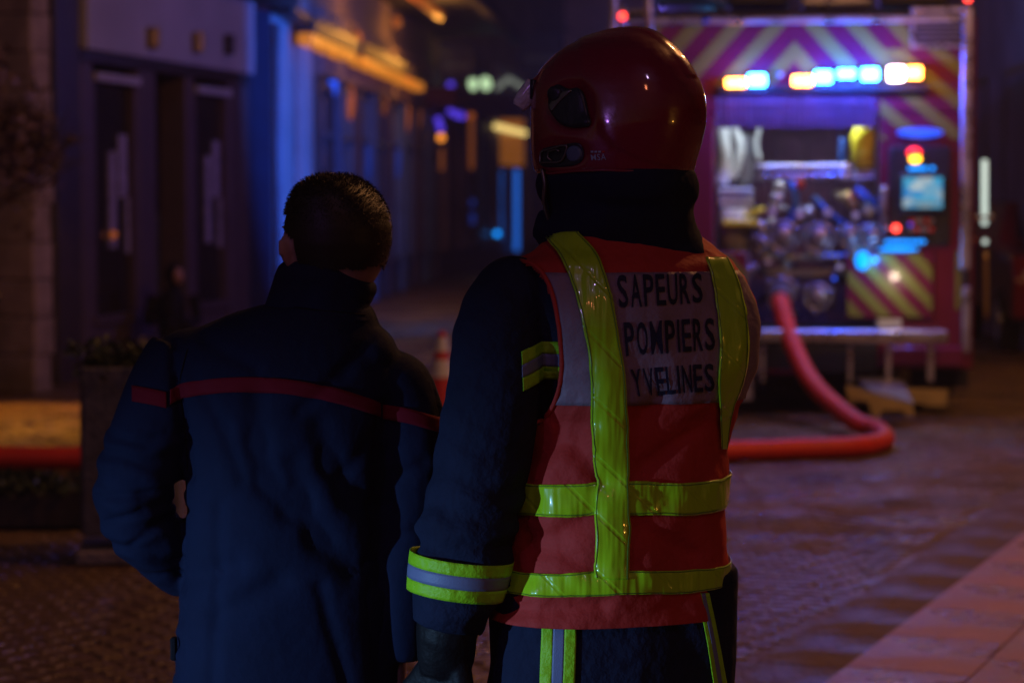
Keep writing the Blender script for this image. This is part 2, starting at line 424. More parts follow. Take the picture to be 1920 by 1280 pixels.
for q in cand[:290]:
    o = bpy.data.objects.new('paving_sett', sett_meshes[q[5]]); col.objects.link(o); o.parent = base
    o.location = (q[0], q[1], -.031 + q[6]); o.rotation_euler = (q[3], q[4], q[2])
big = MB()
tv = [np.array([v.co[:] for v in m.vertices]) for m in sett_meshes]; tf = [[tuple(p.vertices) for p in m.polygons] for m in sett_meshes]
for q in cand[290:]:
    T = (Matrix.Translation((q[0], q[1], -.03 + q[6])) @ Matrix.Rotation(q[2], 4, 'Z') @ Matrix.Rotation(q[3], 4, 'X') @ Matrix.Rotation(q[4], 4, 'Y'))
    Tn = np.array(T); vs = tv[q[5]] @ Tn[:3, :3].T + Tn[:3, 3]; k = len(big.v)
    big.v.extend(map(tuple, vs)); big.f.extend(tuple(i + k for i in f) for f in tf[q[5]])
tag(big.build('paving_sett_field', M['setts'], base, fixn=False), kind='stuff')
def ground_piece(name, m, s0, s1, t0, t1, z, h, bev, parent, jit=.0):
    c = E0 + ed * ((s0 + s1) / 2) + en * ((t0 + t1) / 2)
    mb = MB().box((0, 0, 0), (t1 - t0 - .004, s1 - s0 - .004, h), bev=bev); o = mb.build(name, m, parent)
    o.location = (c.x, c.y, z - h / 2 + rng.uniform(-jit, jit)); o.rotation_euler = (rng.uniform(-jit, jit) * .6, rng.uniform(-jit, jit) * .6, math.atan2(-ed.x, ed.y)); return o
for i in range(36):       # gutter stones along the pavement
    ground_piece('gutter_stone', M['gutter'], -4 + i * .6, -3.4 + i * .6, -.33, -.005, -.004, .05, .004, base, .0003)
pv = MB().add([tuple(E0 + ed * -6 + en * .0), tuple(E0 + ed * -6 + en * 7), tuple(E0 + ed * 40 + en * 7), tuple(E0 + ed * 40)], [(0, 1, 2, 3)])
pv.v = [(x, y, -.006) for x, y, z in pv.v]; pav = struct(pv.build('pavement', M['ground']))
for r_ in range(4):
    t0 = .004 + r_ * .42
    for i in range(26):
        s0 = -3 + i * .62 + (.31 if r_ % 2 else 0); ground_piece('paving_slab', M['slab'], s0, s0 + .62, t0, t0 + .42, .022, .05, .0035, pav, .0005)

# ================================================================== PEOPLE
# ---------- firefighter with vest and helmet
FY = 4.56; YAW = R(20)
fo = at(1150, 1900, FY); fire_base = Vector((at(1150, 1000, FY).x, FY, 0))
def P(px, py, Y): return at(px, py, Y)
def person_obj(mb, name, label, base, m):
    mb.v = [(x - base.x, y - base.y, z) for x, y, z in mb.v]
    o = mb.build(name, m, None, smooth=True, fixn=False); o.location = base; return tag(o, label, 'person')
def hand(mb, wrist, d, back, side_, s=1.0, curl=.5):
    """palm with five fingers; d = pointing direction, back = back-of-hand normal, side_ = thumb side"""
    d, back, side_ = d.normalized(), back.normalized(), side_.normalized()
    pal = wrist + d * .085 * s
    mb.tube([wrist, wrist + d * .03 * s, pal, pal + d * .012 * s], [(.020 * s, .028 * s), (.018 * s, .038 * s), (.016 * s, .043 * s), (.010 * s, .038 * s)], 14) if False else None
    for k in range(5):
        off = side_ * (.033 - k * .0165) * s
        mb.tube([wrist + off * .6, wrist + off * .9 + d * .045 * s, pal + off], [.014 * s, .0155 * s, .013 * s], 10)
    for k, (L, o_) in enumerate(((.072, .031), (.080, .011), (.074, -.010), (.058, -.030))):
        p = pal + side_ * o_ * s; q = [p]; a = .15
        for seg_, f in enumerate((.45, .32, .23)):
            a += curl * (.6 if seg_ == 0 else 1); dd = d * math.cos(a) - back * math.sin(a); p = p + dd * L * f * s; q.append(p)
        mb.tube(q, [.0105 * s, .0098 * s, .009 * s, .0072 * s], 10); mb.ell(q[-1], (.0072 * s,) * 3, n=8, m=6)
    p0 = wrist + d * .025 * s + side_ * .028 * s; p1 = p0 + (d * .7 + side_ * .65).normalized() * .038 * s; p2 = p1 + (d * .95 + side_ * .1 - back * .35).normalized() * .032 * s
    mb.tube([p0, p1, p2], [.015 * s, .0125 * s, .009 * s], 10); mb.ell(p2, (.009 * s,) * 3, n=8, m=6)
def body(torso, arms, legs, headrings, headextra, name, label, base, m, hands):
    mb = MB(); mb.loft(torso, 32)
    for a in arms: mb.tube(catmull([p for p, r in a], 4), list(np.interp(np.linspace(0, len(a) - 1, (len(a) - 1) * 4 + 1), range(len(a)), [r for p, r in a])), 14)
    for a in legs: mb.tube([p for p, r in a], [r for p, r in a], 14)
    mb.loft(headrings, 32)
    for e in headextra: e(mb)
    for h in hands: hand(mb, *h)
    out, nr = blob(mb, .0065, 3); return person_obj(out, name, label, base, m)

vt = [  # vest/torso outline (py, xl, xr, depth)
 (478, 1010, 1350, .095), (500, 965, 1378, .118), (530, 950, 1398, .13), (570, 955, 1415, .14), (610, 962, 1423, .147), (680, 980, 1412, .15), (760, 985, 1378, .145),
 (830, 978, 1361, .14), (900, 968, 1360, .14), (965, 960, 1357, .145), (1060, 945, 1358, .155), (1105, 928, 1352, .162), (1150, 918, 1346, .165)]
tor_v = [pxring(y, a + 4, b - (14 if y < 700 else 14), FY, d, YAW, 2.35) for y, a, b, d in vt]
def shrink(rs, k): return [(c, max(a - k, .02), max(b - k, .02), yw, ex) for c, a, b, yw, ex in rs]
legs_f = [[(Vector((fire_base.x - .10, FY - .03, .86)), .10), (Vector((fire_base.x - .11, FY - .02, .48)), .065), (Vector((fire_base.x - .12, FY, .10)), .045), (Vector((fire_base.x - .17, FY + .12, .06)), .04)],
          [(Vector((fire_base.x + .10, FY + .02, .86)), .10), (Vector((fire_base.x + .12, FY + .03, .48)), .065), (Vector((fire_base.x + .13, FY + .02, .10)), .045), (Vector((fire_base.x + .09, FY + .16, .06)), .04)]]
larm = [(P(966, 562, 4.50), .080), (P(936, 625, 4.47), .086), (P(928, 720, 4.455), .087), (P(912, 820, 4.45), .087), (P(893, 920, 4.445), .088), (P(872, 1010, 4.44), .088), (P(858, 1085, 4.44), .084), (P(845, 1140, 4.44), .074), (P(838, 1175, 4.44), .064)]
rarm = [(P(1330, 560, 4.66), .072), (P(1325, 700, 4.74), .068), (P(1290, 820, 4.82), .062), (P(1230, 880, 4.93), .055), (P(1130, 860, 4.98), .045)]
fb = fire_base
hd_c = P(1160, 200, FY)
hood_rings = [pxring(y, a, b, FY + dy, d, R(-32) if y < 400 else R(0), ex) for y, a, b, d, dy, ex in [
 (505, 1060, 1340, .10, .02, 2.2), (480, 1035, 1338, .105, .02, 2.2), (455, 1012, 1316, .11, .015, 2.3), (430, 1008, 1304, .118, .01, 2.3), (400, 1032, 1299, .118, 0, 2.3), (370, 1022, 1298, .12, 0, 2.4), (345, 1014, 1300, .122, 0, 2.4), (318, 1018, 1294, .12, 0, 2.4)]]
fire = body(shrink(tor_v[1:], .03), [[(p, r - .035) for p, r in larm], [(p, max(r - .03, .028)) for p, r in rarm]], legs_f,
    [pxring(y, a, b, FY, d, R(-32), 2.1) for y, a, b, d in [(470, 1110, 1240, .06), (400, 1100, 1240, .065), (360, 1075, 1250, .08), (300, 1050, 1265, .082), (230, 1045, 1270, .085), (170, 1055, 1265, .08), (130, 1090, 1240, .06), (110, 1130, 1200, .03)]],
    [lambda mb: mb.ell(P(1048, 300, FY + .05), (.035, .03, .05))], 'person',
    'firefighter seen from behind in red helmet and orange vest with yellow tapes', fb, M['skin'],
    [(P(835, 1222, 4.447), Vector((-.04, .10, -1)), Vector((-.55, -.85, 0)), Vector((-.85, .55, 0)), .95, .42), (P(1130, 860, 4.98), Vector((-1, .2, 0)), Vector((0, 1, .3)), Vector((0, 0, 1)), .95, .5)])
# jacket
jb = MB(); jb.loft(shrink(tor_v, .010), 40)
lr = [r for p, r in larm]
jb.tube(catmull([p for p, r in larm], 6), list(np.interp(np.linspace(0, 8, 49), range(9), lr)), 22)
jb.ell(larm[0][0], (.080, .085, .082)); jb.ell(P(972, 532, 4.52), (.078, .09, .046))
jb.ell(P(1330, 560, 4.64), (.072, .09, .09))
jb.tube(catmull([p for p, r in rarm], 6), list(np.interp(np.linspace(0, 4, 25), range(5), [r for p, r in rarm])), 20)
jk, jn = blob(jb, .0065, 4)
def fj(v, n):
    X, Y, Z = v; a = folds(v, .0040, 1, .6, 7, 3)
    if X < P(985, 900, 4.45).x:
        w = math.exp(-((Z - .93) / .10) ** 2) + .6 * math.exp(-((Z - .70) / .05) ** 2) + .25
        a += w * .008 * (math.sin(Z * 95 + noise.noise(Vector((X * 9, Y * 9, Z * 4))) * 5) * .6 + noise.noise(Vector((X * 14, Y * 14, Z * 30))))
    return a
displace(jk, jn, fj); jbvh = bvh_of(jk)
jk.build('jacket', M['navy2'], fire, smooth=True, world=True, fixn=False)
# trousers and boots
tb = MB(); 
tb.loft([pxring(1120, 945, 1334, FY, .145, YAW, 2.3), pxring(1200, 930, 1354, FY, .15, YAW, 2.3), pxring(1290, 915, 1372, FY, .15, YAW, 2.2)], 32)
for k, L in enumerate(legs_f):
    s_ = -1 if k == 0 else 1; c0 = Vector((fire_base.x + s_ * .105, FY + s_ * .03, 0))
    tb.tube([c0 + Vector((0, 0, .86)), c0 + Vector((s_ * .01, 0, .62)), c0 + Vector((s_ * .02, 0, .45)), c0 + Vector((s_ * .025, 0, .14))], [.135, .115, .10, .095], 22)
tr, tn = blob(tb, .009, 4); displace(tr, tn, lambda v, n: folds(v, .006, 1, .5, 7, 12)); tbvh = bvh_of(tr)
tr.build('trousers', M['navy2'], fire, smooth=True, world=True, fixn=False)
def boots(base_pts, parent):
    for c in base_pts:
        mb = MB(); mb.tube([c + Vector((0, 0, .22)), c + Vector((0, 0, .09)), c + Vector((0, .02, .05))], [.06, .055, .055], 16)
        mb.tube([c + Vector((.0, -.05, .045)), c + Vector((-.01, .06, .045)), c + Vector((-.03, .17, .035))], [(.045, .05), (.045, .05), (.032, .045)], 16)
        o, n_ = blob(mb, .008, 3); o.build('boot', M['bootm'], parent, smooth=True, world=True, fixn=False)
boots([Vector((fire_base.x - .13, FY - .03, 0)), Vector((fire_base.x + .13, FY + .03, 0))], fire)
# trouser stripes
def tri_stripe(bvh, path, hw, parent, off=.004):
    for nm, m, o0, o1 in (('yellow_stripe', M['tape2'], -1, -.33), ('silver_stripe', M['silver'], -.33, .33), ('yellow_stripe', M['tape2'], .33, 1)):
        g = strip_on(bvh, [(x + (o0 + o1) / 2 * h, y) for (x, y), h in zip(path, hw)], [h * (o1 - o0) / 2 for h in hw], off)
        g.build(nm, m, parent, smooth=True, world=True, solid=.0015)
M['tape2'] = mat('fluorescent_cloth', (.40, .80, .012), .5, bump=[(500, .3), (30, .3)], spec=.4)
tri_stripe(tbvh, [(1049, 1130), (1048, 1200), (1045, 1288)], [32, 32, 32], fire)
tri_stripe(tbvh, [(1316, 1110), (1334, 1200), (1348, 1288)], [11, 11, 12], fire)
# sleeve bands
def sleeve_band(bvh, py0, py1, cx, cy, slope, parent, stripes, th0=0, th1=2 * math.pi, off=.003):
    z0 = at(0, py0, 4.36).z; z1 = at(0, py1, 4.36).z
    for nm, m, a, b in stripes:
        za = z0 + (z1 - z0) * a; zb = z0 + (z1 - z0) * b
        ringband(bvh, (cx, cy), th0, th1, lambda th: (za + slope * math.cos(th), zb + slope * math.cos(th)), off, 60, 5).build(nm, m, parent, smooth=True, world=True, solid=.0012)
tri = (('yellow_stripe', M['tape2'], 0, .33), ('silver_stripe', M['silver'], .33, .67), ('yellow_stripe', M['tape2'], .67, 1))
ac = P(857, 1085, 4.44)
only_arm = MB(); only_arm.tube(catmull([p for p, r in larm], 10), list(np.interp(np.linspace(0, 8, 81), range(9), lr)), 40)
sleeve_band(bvh_of(only_arm), 1052, 1125, ac.x, ac.y, -.010, fire, tri, R(100), R(395), .010)
ac = P(930, 700, 4.455)
sleeve_band(jbvh, 672, 745, ac.x + .02, ac.y, .030, fire, tri, R(290), R(345), .004)
# left glove: five fingers, curled
gl = MB(); wr = P(842, 1165, 4.44)
gl.tube([wr, P(838, 1195, 4.44), P(836, 1235, 4.445), P(834, 1262, 4.45)], [.060, .056, (.040, .052), (.030, .045)], 18)
hand(gl, P(835, 1222, 4.445), Vector((-.04, .10, -1)), Vector((-.55, -.85, 0)), Vector((-.85, .55, 0)), 1.42, .42)
g2, gn = blob(gl, .0045, 3); displace(g2, gn, lambda v, n: folds(v, .0025, 1.5, 1.5, 14, 5)); g2.build('glove', M['glove'], fire, smooth=True, world=True, fixn=False)
gb = bvh_of(g2); cf = ringband(gb, (P(836, 1195, 4.44).x, 4.44), 0, 2 * math.pi, lambda th: (at(0, 1178, 4.4).z, at(0, 1200, 4.4).z), .004, 40, 4)
cf.build('glove_cuff', M['black'], fire, smooth=True, world=True, solid=.002)

# vest: own shell, cut for arm hole, neck and hem
def seg_poly(p, poly):
    x, y = p; c = False
    for i in range(len(poly)):
        x1, y1 = poly[i]; x2, y2 = poly[i - 1]
        if (y1 > y) != (y2 > y) and x < (x2 - x1) * (y - y1) / (y2 - y1) + x1: c = not c
    return c
hole_px = [(918, 487), (960, 488), (1000, 500), (1024, 530), (1038, 575), (1047, 630), (1050, 690), (1042, 740), (1022, 778), (990, 800)]
hole = [(at(x, y, 4.46).x, at(x, y, 4.46).z) for x, y in hole_px] + [(at(700, 800, 4.46).x, at(700, 800, 4.46).z), (at(700, 487, 4.46).x, at(700, 487, 4.46).z)]
vb = MB(); rr = []
for i in range(len(tor_v) - 1):
    for k in range(10):
        t = k / 10; a, b = tor_v[i], tor_v[i + 1]
        rr.append((tuple(a[0][q] * (1 - t) + b[0][q] * t for q in range(3)), a[1] * (1 - t) + b[1] * t, a[2] * (1 - t) + b[2] * t, YAW, 2.35))
rr.append(tor_v[-1])
# shoulder cap of the vest above the first ring
ctop = tor_v[0]
cap = []
for k in range(6):
    t = 1 - k / 6; s_ = math.sin(t * math.pi / 2); dz = .035 * (1 - (1 - k / 6) ** 2) * 0
for k, (zz, sc) in enumerate(((.034, .70), (.028, .80), (.020, .88), (.010, .95))):
    cap.append(((ctop[0][0], ctop[0][1], ctop[0][2] + zz), ctop[1] * sc, ctop[2] * sc, YAW, 2.3))
vb.loft(cap + rr, 180)
# smooth & fold
bm = bmesh.new(); me = vb.mesh('t'); bm.from_mesh(me); bmesh.ops.recalc_face_normals(bm, faces=bm.faces)
bmesh.ops.delete(bm, geom=[f for f in bm.faces if len(f.verts) > 4], context='FACES')
for _ in range(6): bmesh.ops.smooth_vert(bm, verts=bm.verts, factor=.5, use_axis_x=True, use_axis_y=True, use_axis_z=True)
bm.normal_update()
cr = [((at(1000, 870, 4.4).x, at(1000, 870, 4.4).z), (at(1105, 790, 4.4).x, at(1105, 790, 4.4).z)), ((at(1200, 880, 4.4).x, at(1200, 880, 4.4).z), (at(1320, 800, 4.4).x, at(1320, 800, 4.4).z)), ((at(1190, 990, 4.4).x, at(1190, 990, 4.4).z), (at(1300, 1050, 4.4).x, at(1300, 1050, 4.4).z)), ((at(960, 1150, 4.4).x, at(960, 1150, 4.4).z), (at(1120, 1130, 4.4).x, at(1120, 1130, 4.4).z)), ((at(1130, 905, 4.4).x, at(1130, 905, 4.4).z), (at(1060, 800, 4.4).x, at(1060, 800, 4.4).z)), ((at(1000, 1010, 4.4).x, at(1000, 1010, 4.4).z), (at(1110, 1060, 4.4).x, at(1110, 1060, 4.4).z)),
      ((at(1010, 1030, 4.4).x, at(1010, 1030, 4.4).z), (at(1115, 960, 4.4).x, at(1115, 960, 4.4).z)), ((at(1190, 790, 4.4).x, at(1190, 790, 4.4).z), (at(1240, 740, 4.4).x, at(1240, 740, 4.4).z))]
def crease(x, z, segs, sig, dep):
    d = crease_(x, z, segs, sig, dep); return max(d, dep * 1.15) if dep < 0 else min(d, dep * 1.15)
def crease_(x, z, segs, sig, dep):
    d = 0
    for (x0, z0), (x1, z1) in segs:
        L2 = (x1 - x0) ** 2 + (z1 - z0) ** 2; t = max(0, min(1, ((x - x0) * (x1 - x0) + (z - z0) * (z1 - z0)) / L2))
        q = ((x - x0 - t * (x1 - x0)) ** 2 + (z - z0 - t * (z1 - z0)) ** 2) / sig ** 2
        if q < 9: d += dep * math.exp(-q)
    return d
for v in bm.verts:
    q = v.co; top = min(1, max(0, (1.44 - q.z) / .1))
    v.co = q + v.normal * (.011 + folds(q, .0105, 1, .70, 6.0, 1) * (.35 + .65 * top) + folds(q, .003, 1.2, 1.2, 16, 4) + (crease(q.x, q.z, cr, .018, -.012) if q.y < FY else 0))
kill = [f for f in bm.faces if seg_poly((f.calc_center_median().x, f.calc_center_median().z), hole) and f.calc_center_median().x < .12]
bmesh.ops.delete(bm, geom=kill, context='FACES')
bm.verts.index_update(); vv = MB(); vv.v = [tuple(v.co) for v in bm.verts]; vv.f = [tuple(v.index for v in f.verts) for f in bm.faces]; bm.free()
vbvh = bvh_of(vv)
vest = vv.build('vest', M['orange'], fire, smooth=True, world=True, fixn=False, solid=-.0015)
vc = (fire_base.x + .01, FY)
# armhole binding
edge = [cam_hit(vbvh, x + 4, y + (4 if i < 2 else 0), .003) for i, (x, y) in enumerate([(p.x, p.y) for p in catmull([(x, y, 0) for x, y in hole_px[1:]], 5)])]
edge = [e for e in edge if e is not None]
if len(edge) > 4: MB().tube(edge, .0042, 8).build('armhole_binding', M['orange'], vest, smooth=True, world=True)
# pale panel (wraps the back), two bands, straps
zt, zb = at(0, 512, 4.42).z, at(0, 757, 4.42).z
g = []
for i in range(26):
    z = zt + (zb - zt) * i / 25; py = 512 + (757 - 512) * i / 25
    xl = np.interp(py, [500, 530, 575, 630, 690, 740, 760], [1012, 1034, 1047, 1056, 1059, 1052, 1040])
    h = cam_hit(vbvh, xl, py, 0); th0 = math.atan2(h.y - vc[1], h.x - vc[0]) if h else R(-140)
    th1 = R(-2); row = []
    for j in range(81): row.append(cyl_hit(vbvh, vc, th0 + (th1 - th0) * j / 80, z, .0022))
    g.append(row)
pn = grid_mb(g); pbvh = bvh_of(pn); pn.build('back_panel', M['panel'], vest, smooth=True, world=True, solid=.0012)
def band(y0, y1, Yn, th0, th1, off=.0045):
    za, zb_ = at(0, y0, Yn).z, at(0, y1, Yn).z
    f = lambda th: (za + .004 * math.sin(th * 3), zb_ + .004 * math.sin(th * 3 + .3))
    g = ringband(vbvh, vc, th0, th1, f, off, 150, 8); g.build('yellow_band', M['tape'], vest, smooth=True, world=True, solid=.0015)
    for zz in (0.06, .94):
        pts = []
        for j in range(151):
            th = th0 + (th1 - th0) * j / 150; a, b = f(th); h = cyl_hit(vbvh, vc, th, a + (b - a) * zz, off + .0018)
            if h: pts.append(h)
        MB().tube(pts, .0008, 5).build('stitch_line', M['stitch'], vest, world=True)
M['stitch'] = mat('green_thread', (.10, .22, .02), .7)
band(905, 966, 4.41, R(-190), R(10)); band(1072, 1114, 4.40, R(-190), R(10))
def strap(path, hw, off):
    g = strip_on(vbvh, path, hw, off, 9, 10); g.build('yellow_strap', M['tape'], vest, smooth=True, world=True, solid=.0015)
    for s_ in (-.88, .88):
        P_ = catmull([(p[0] + s_ * h, p[1], 0) for p, h in zip(path, hw)], 10)
        pts = [cam_hit(vbvh, p.x, p.y, off + .0018) for p in P_]; pts = [p for p in pts if p]
        if len(pts) > 3: MB().tube(pts, .0008, 5).build('stitch_line', M['stitch'], vest, world=True)
strap([(1052, 440), (1082, 478), (1108, 540), (1126, 620), (1138, 700), (1143, 800), (1147, 900), (1147, 1000), (1146, 1085)], [34, 36, 33, 31, 31, 31, 31, 31, 31], .0068)
strap([(1340, 488), (1356, 530), (1368, 590), (1372, 650), (1366, 710), (1358, 760), (1354, 800), (1352, 840)], [20, 24, 27, 26, 24, 13, 8, 5], .0068)
# lettering
LW = {'I': .42, 'M': 1.2, 'A': 1.02, 'V': 1.0, 'Y': .98, 'O': 1.08, 'L': .82, 'E': .86}
def draped_text(txt, quad, bvh, parent, off=.0042, name='lettering'):
    if len(txt) > 3:
        tot = sum(LW.get(c, .95) for c in txt); u = 0; whole = None; (ax, ay), (bx, by), (cx, cy), (dx, dy) = quad
        for c in txt:
            w_ = LW.get(c, .95) / tot; g_ = (.10 if c != 'I' else .28) * w_; u0, u1 = u + g_, u + w_ - g_; u += w_
            L_t = lambda k: (ax + (bx - ax) * k, ay + (by - ay) * k); L_b = lambda k: (dx + (cx - dx) * k, dy + (cy - dy) * k)
            draped_text_(c, [L_t(u0), L_t(u1), L_b(u1), L_b(u0)], bvh, parent, off, 'letter')
        return None
    return draped_text_(txt, quad, bvh, parent, off, name)
def draped_text_(txt, quad, bvh, parent, off=.0042, name='lettering'):
    c = bpy.data.curves.new('t', 'FONT'); c.body = txt; c.size = 1; c.offset = .012 if len(txt) == 1 else .004; c.space_character = 1.14; c.resolution_u = 3
    o = bpy.data.objects.new('t', c); col.objects.link(o); dg = bpy.context.evaluated_depsgraph_get(); me = bpy.data.meshes.new_from_object(o.evaluated_get(dg))
    bpy.data.objects.remove(o)
    bm = bmesh.new(); bm.from_mesh(me); bpy.data.meshes.remove(me)
    xs = [v.co.x for v in bm.verts]; ys = [v.co.y for v in bm.verts]; x0, x1, y0, y1 = min(xs), max(xs), min(ys), max(ys)
    bmesh.ops.triangulate(bm, faces=bm.faces[:])
    NX = 24 if len(txt) > 1 else 5
    for k in range(1, NX): bmesh.ops.bisect_plane(bm, geom=bm.verts[:] + bm.edges[:] + bm.faces[:], plane_co=(x0 + (x1 - x0) * k / NX, 0, 0), plane_no=(1, 0, 0))
    for k in range(1, 6): bmesh.ops.bisect_plane(bm, geom=bm.verts[:] + bm.edges[:] + bm.faces[:], plane_co=(0, y0 + (y1 - y0) * k / 6, 0), plane_no=(0, 1, 0))
    bm.verts.index_update(); mb = MB(); bad = set()
    (ax, ay), (bx, by), (cx, cy), (dx, dy) = quad          # TL TR BR BL
    for v in bm.verts:
        u = (v.co.x - x0) / (x1 - x0); t = 1 - (v.co.y - y0) / (y1 - y0)
        u2 = u * 1.12 - .12 * u * u if False else u
        px = (1 - t) * ((1 - u2) * ax + u2 * bx) + t * ((1 - u2) * dx + u2 * cx); py = (1 - t) * ((1 - u2) * ay + u2 * by) + t * ((1 - u2) * dy + u2 * cy)
        h = cam_hit(bvh, px, py, off)
        if h is None: bad.add(v.index); h = Vector((0, 0, 0))
        mb.v.append(tuple(h))
    mb.f = [tuple(v.index for v in f.verts) for f in bm.faces if not any(v.index in bad for v in f.verts)]; bm.free()
    return mb.build(name, M['letter'], parent, world=True)
draped_text('SAPEURS', [(1153, 517), (1316, 513), (1318, 568), (1158, 578)], pbvh, vest)
draped_text('POMPIERS', [(1166, 605), (1339, 596), (1341, 656), (1171, 667)], pbvh, vest)
draped_text('YVELINES', [(1178, 692), (1338, 681), (1340, 731), (1186, 742)], pbvh, vest)
# hood
hb = MB(); hb.loft(hood_rings, 40); hb.ell(P(1300, 492, FY), (.040, .05, .032)); hb.ell(P(1318, 478, FY + .02), (.018, .03, .03)); hb.ell(P(1290, 352, FY), (.018, .03, .022)); hb.tube([P(1015, 448, FY + .0), P(1030, 400, FY)], [.018, .02], 12)
ho, hn = blob(hb, .006, 5); displace(ho, hn, lambda v, n: folds(v, .006, 1, 1.4, 9, 8)); ho.build('neck_hood', M['navy'], fire, smooth=True, world=True, fixn=False)
# helmet
HYAW = R(-30)
hl = [(338, 1040, 1292, .10), (328, 1014, 1298, .118), (318, 1006, 1300, .124), (300, 1002, 1304, .127), (270, 1000, 1313, .130), (235, 1000, 1321, .131), (205, 1000, 1322, .129), (180, 1001, 1319, .126), (160, 1003, 1313, .122), (145, 1010, 1306, .118),
      (130, 1021, 1298, .111), (115, 1034, 1288, .101), (100, 1049, 1275, .090), (87, 1068, 1262, .076), (76, 1092, 1250, .062), (66, 1126, 1238, .045), (60, 1150, 1226, .030), (57, 1172, 1208, .014)]
hr = [pxring(y, a - (1 if y > 140 else 6), b - 6, FY, d, HYAW, 2.25) for y, a, b, d in hl]
hm = MB(); hm.loft(hr, 96); ho2, hn2 = blob(hm, .0045, 4)
def seam(v):
    px, py = proj(v); n_ = v[1] < FY + .1
    if not n_: return 0
    xs = np.interp(py, [60, 90, 130, 170, 215, 250, 275, 300, 325], [1085, 1082, 1086, 1098, 1118, 1130, 1150, 1205, 1300])
    return .0032 * (1 / (1 + math.exp(-max(-30, min(30, (px - xs) / 3.2)))))
def fh(v, n):
    px, py = proj(v); d = seam(v)
    if v[1] < FY:   # recesses of the side fittings
        a, b = (px - 1070) / 45, (py - 200) / 46
        d -= .010 * math.exp(-(a * a + b * b) ** 3)
        a, b = (px - 1056) / 44, (py - 289) / 26
        d -= .007 * math.exp(-(a * a + b * b) ** 3)
    # low crest along the crown
    r_ = Vector((v[0] - hr[5][0][0], v[1] - FY, 0)); lat = r_.dot(Vector((-math.sin(HYAW), math.cos(HYAW), 0)))
    if v[2] > at(0, 150, FY).z: d += .003 * math.exp(-(lat / .022) ** 4)
    return d
displace(ho2, hn2, fh); hbv = bvh_of(ho2)
helm = ho2.build('helmet', M['helmet'], fire, smooth=True, world=True, fixn=False)
def plate(pts, m, name, thick, off=.001, parent=helm, bvh=None):
    """flat-ish plate whose outline sits on the helmet side"""
    bvh = bvh or hbv; c = Vector((sum(p[0] for p in pts) / len(pts), sum(p[1] for p in pts) / len(pts), 0)); mb = MB(); rows = []
    for k, (s_, t) in enumerate(((1, 0), (.97, thick * .8), (.82, thick), (.5, thick * 1.05))):
        row = []
        for p in pts:
            q = c + (Vector((p[0], p[1], 0)) - c) * s_; h = cam_hit(bvh, q.x, q.y, off + t); row.append(h)
        rows.append(row)
    ok = all(h is not None for r_ in rows for h in r_)
    if not ok: return None
    n = len(pts)
    for r_ in rows: mb.v.extend(tuple(h) for h in r_)
    mb.v.append(tuple(cam_hit(bvh, c.x, c.y, off + thick * 1.1)))
    for i in range(3):
        for j in range(n): mb.f.append((i * n + j, i * n + (j + 1) % n, (i + 1) * n + (j + 1) % n, (i + 1) * n + j))
    for j in range(n): mb.f.append((3 * n + j, 3 * n + (j + 1) % n, 4 * n))
    return mb.build(name, m, parent, smooth=True, world=True)
def oval(cx, cy, rx, ry, rot=0, n=28):
    return [(cx + rx * math.cos(2 * math.pi * k / n) * math.cos(rot) - ry * math.sin(2 * math.pi * k / n) * math.sin(rot), cy + rx * math.cos(2 * math.pi * k / n) * math.sin(rot) + ry * math.sin(2 * math.pi * k / n) * math.cos(rot)) for k in range(n)]
def sm(pts, k=4): return [(p.x, p.y) for p in catmull([(a, b, 0) for a, b in pts + [pts[0]]], k)[:-1]]
plate(sm([(1034, 168), (1048, 158), (1068, 166), (1086, 164), (1098, 178), (1106, 212), (1110, 234), (1092, 241), (1064, 240), (1044, 226), (1032, 200)]), M['helmblack'], 'side_fitting', .007, .004)
plate(sm([(1034, 202), (1050, 180), (1072, 168), (1078, 172), (1060, 190), (1040, 212)]), M['helmgrey'], 'hinge_arm', .0035, .011)
plate(oval(1047, 176, 14, 16), M['helmblack'], 'hinge_knob', .012, .004)
plate(sm([(1014, 292), (1020, 278), (1060, 270), (1086, 268), (1096, 284), (1092, 302), (1070, 312), (1018, 312)]), M['helmblack'], 'buckle_recess', .002, .002)
plate(oval(1080, 288, 14, 16), M['bluepaint'], 'buckle_button', .005, .004)
bk = [cam_hit(hbv, x, y, .007) for x, y in sm([(1018, 306), (1020, 284), (1036, 279), (1066, 272), (1058, 300), (1040, 306)], 5)]; bk.append(bk[0])
MB().tube(bk, .0022, 8).build('buckle_frame', M['helmgrey'], helm, smooth=True, world=True)
bk = [cam_hit(hbv, x, y, .008) for x, y in [(1040, 302), (1032, 296), (1034, 284), (1048, 280), (1054, 284)]]; MB().tube(bk, .0018, 8).build('buckle_hook', M['helmgrey'], helm, smooth=True, world=True)
M['letter_g'] = mat('pale_print', (.35, .5, .65), .4)
lt = draped_text('MSA', [(1108, 290), (1136, 288), (1137, 300), (1110, 301)], hbv, helm, .0015, 'small_logo'); lt.data.materials.clear(); lt.data.materials.append(M['letter_g'])
for k, c_ in enumerate(('e', 'e', 'g', 'g')):
    plate([(1108 + k * 7, 283), (1113 + k * 7, 283), (1113 + k * 7, 286.5), (1108 + k * 7, 286.5)], M['letter_g'] if k < 3 else M['orange'], 'badge_square', .0006, .001)
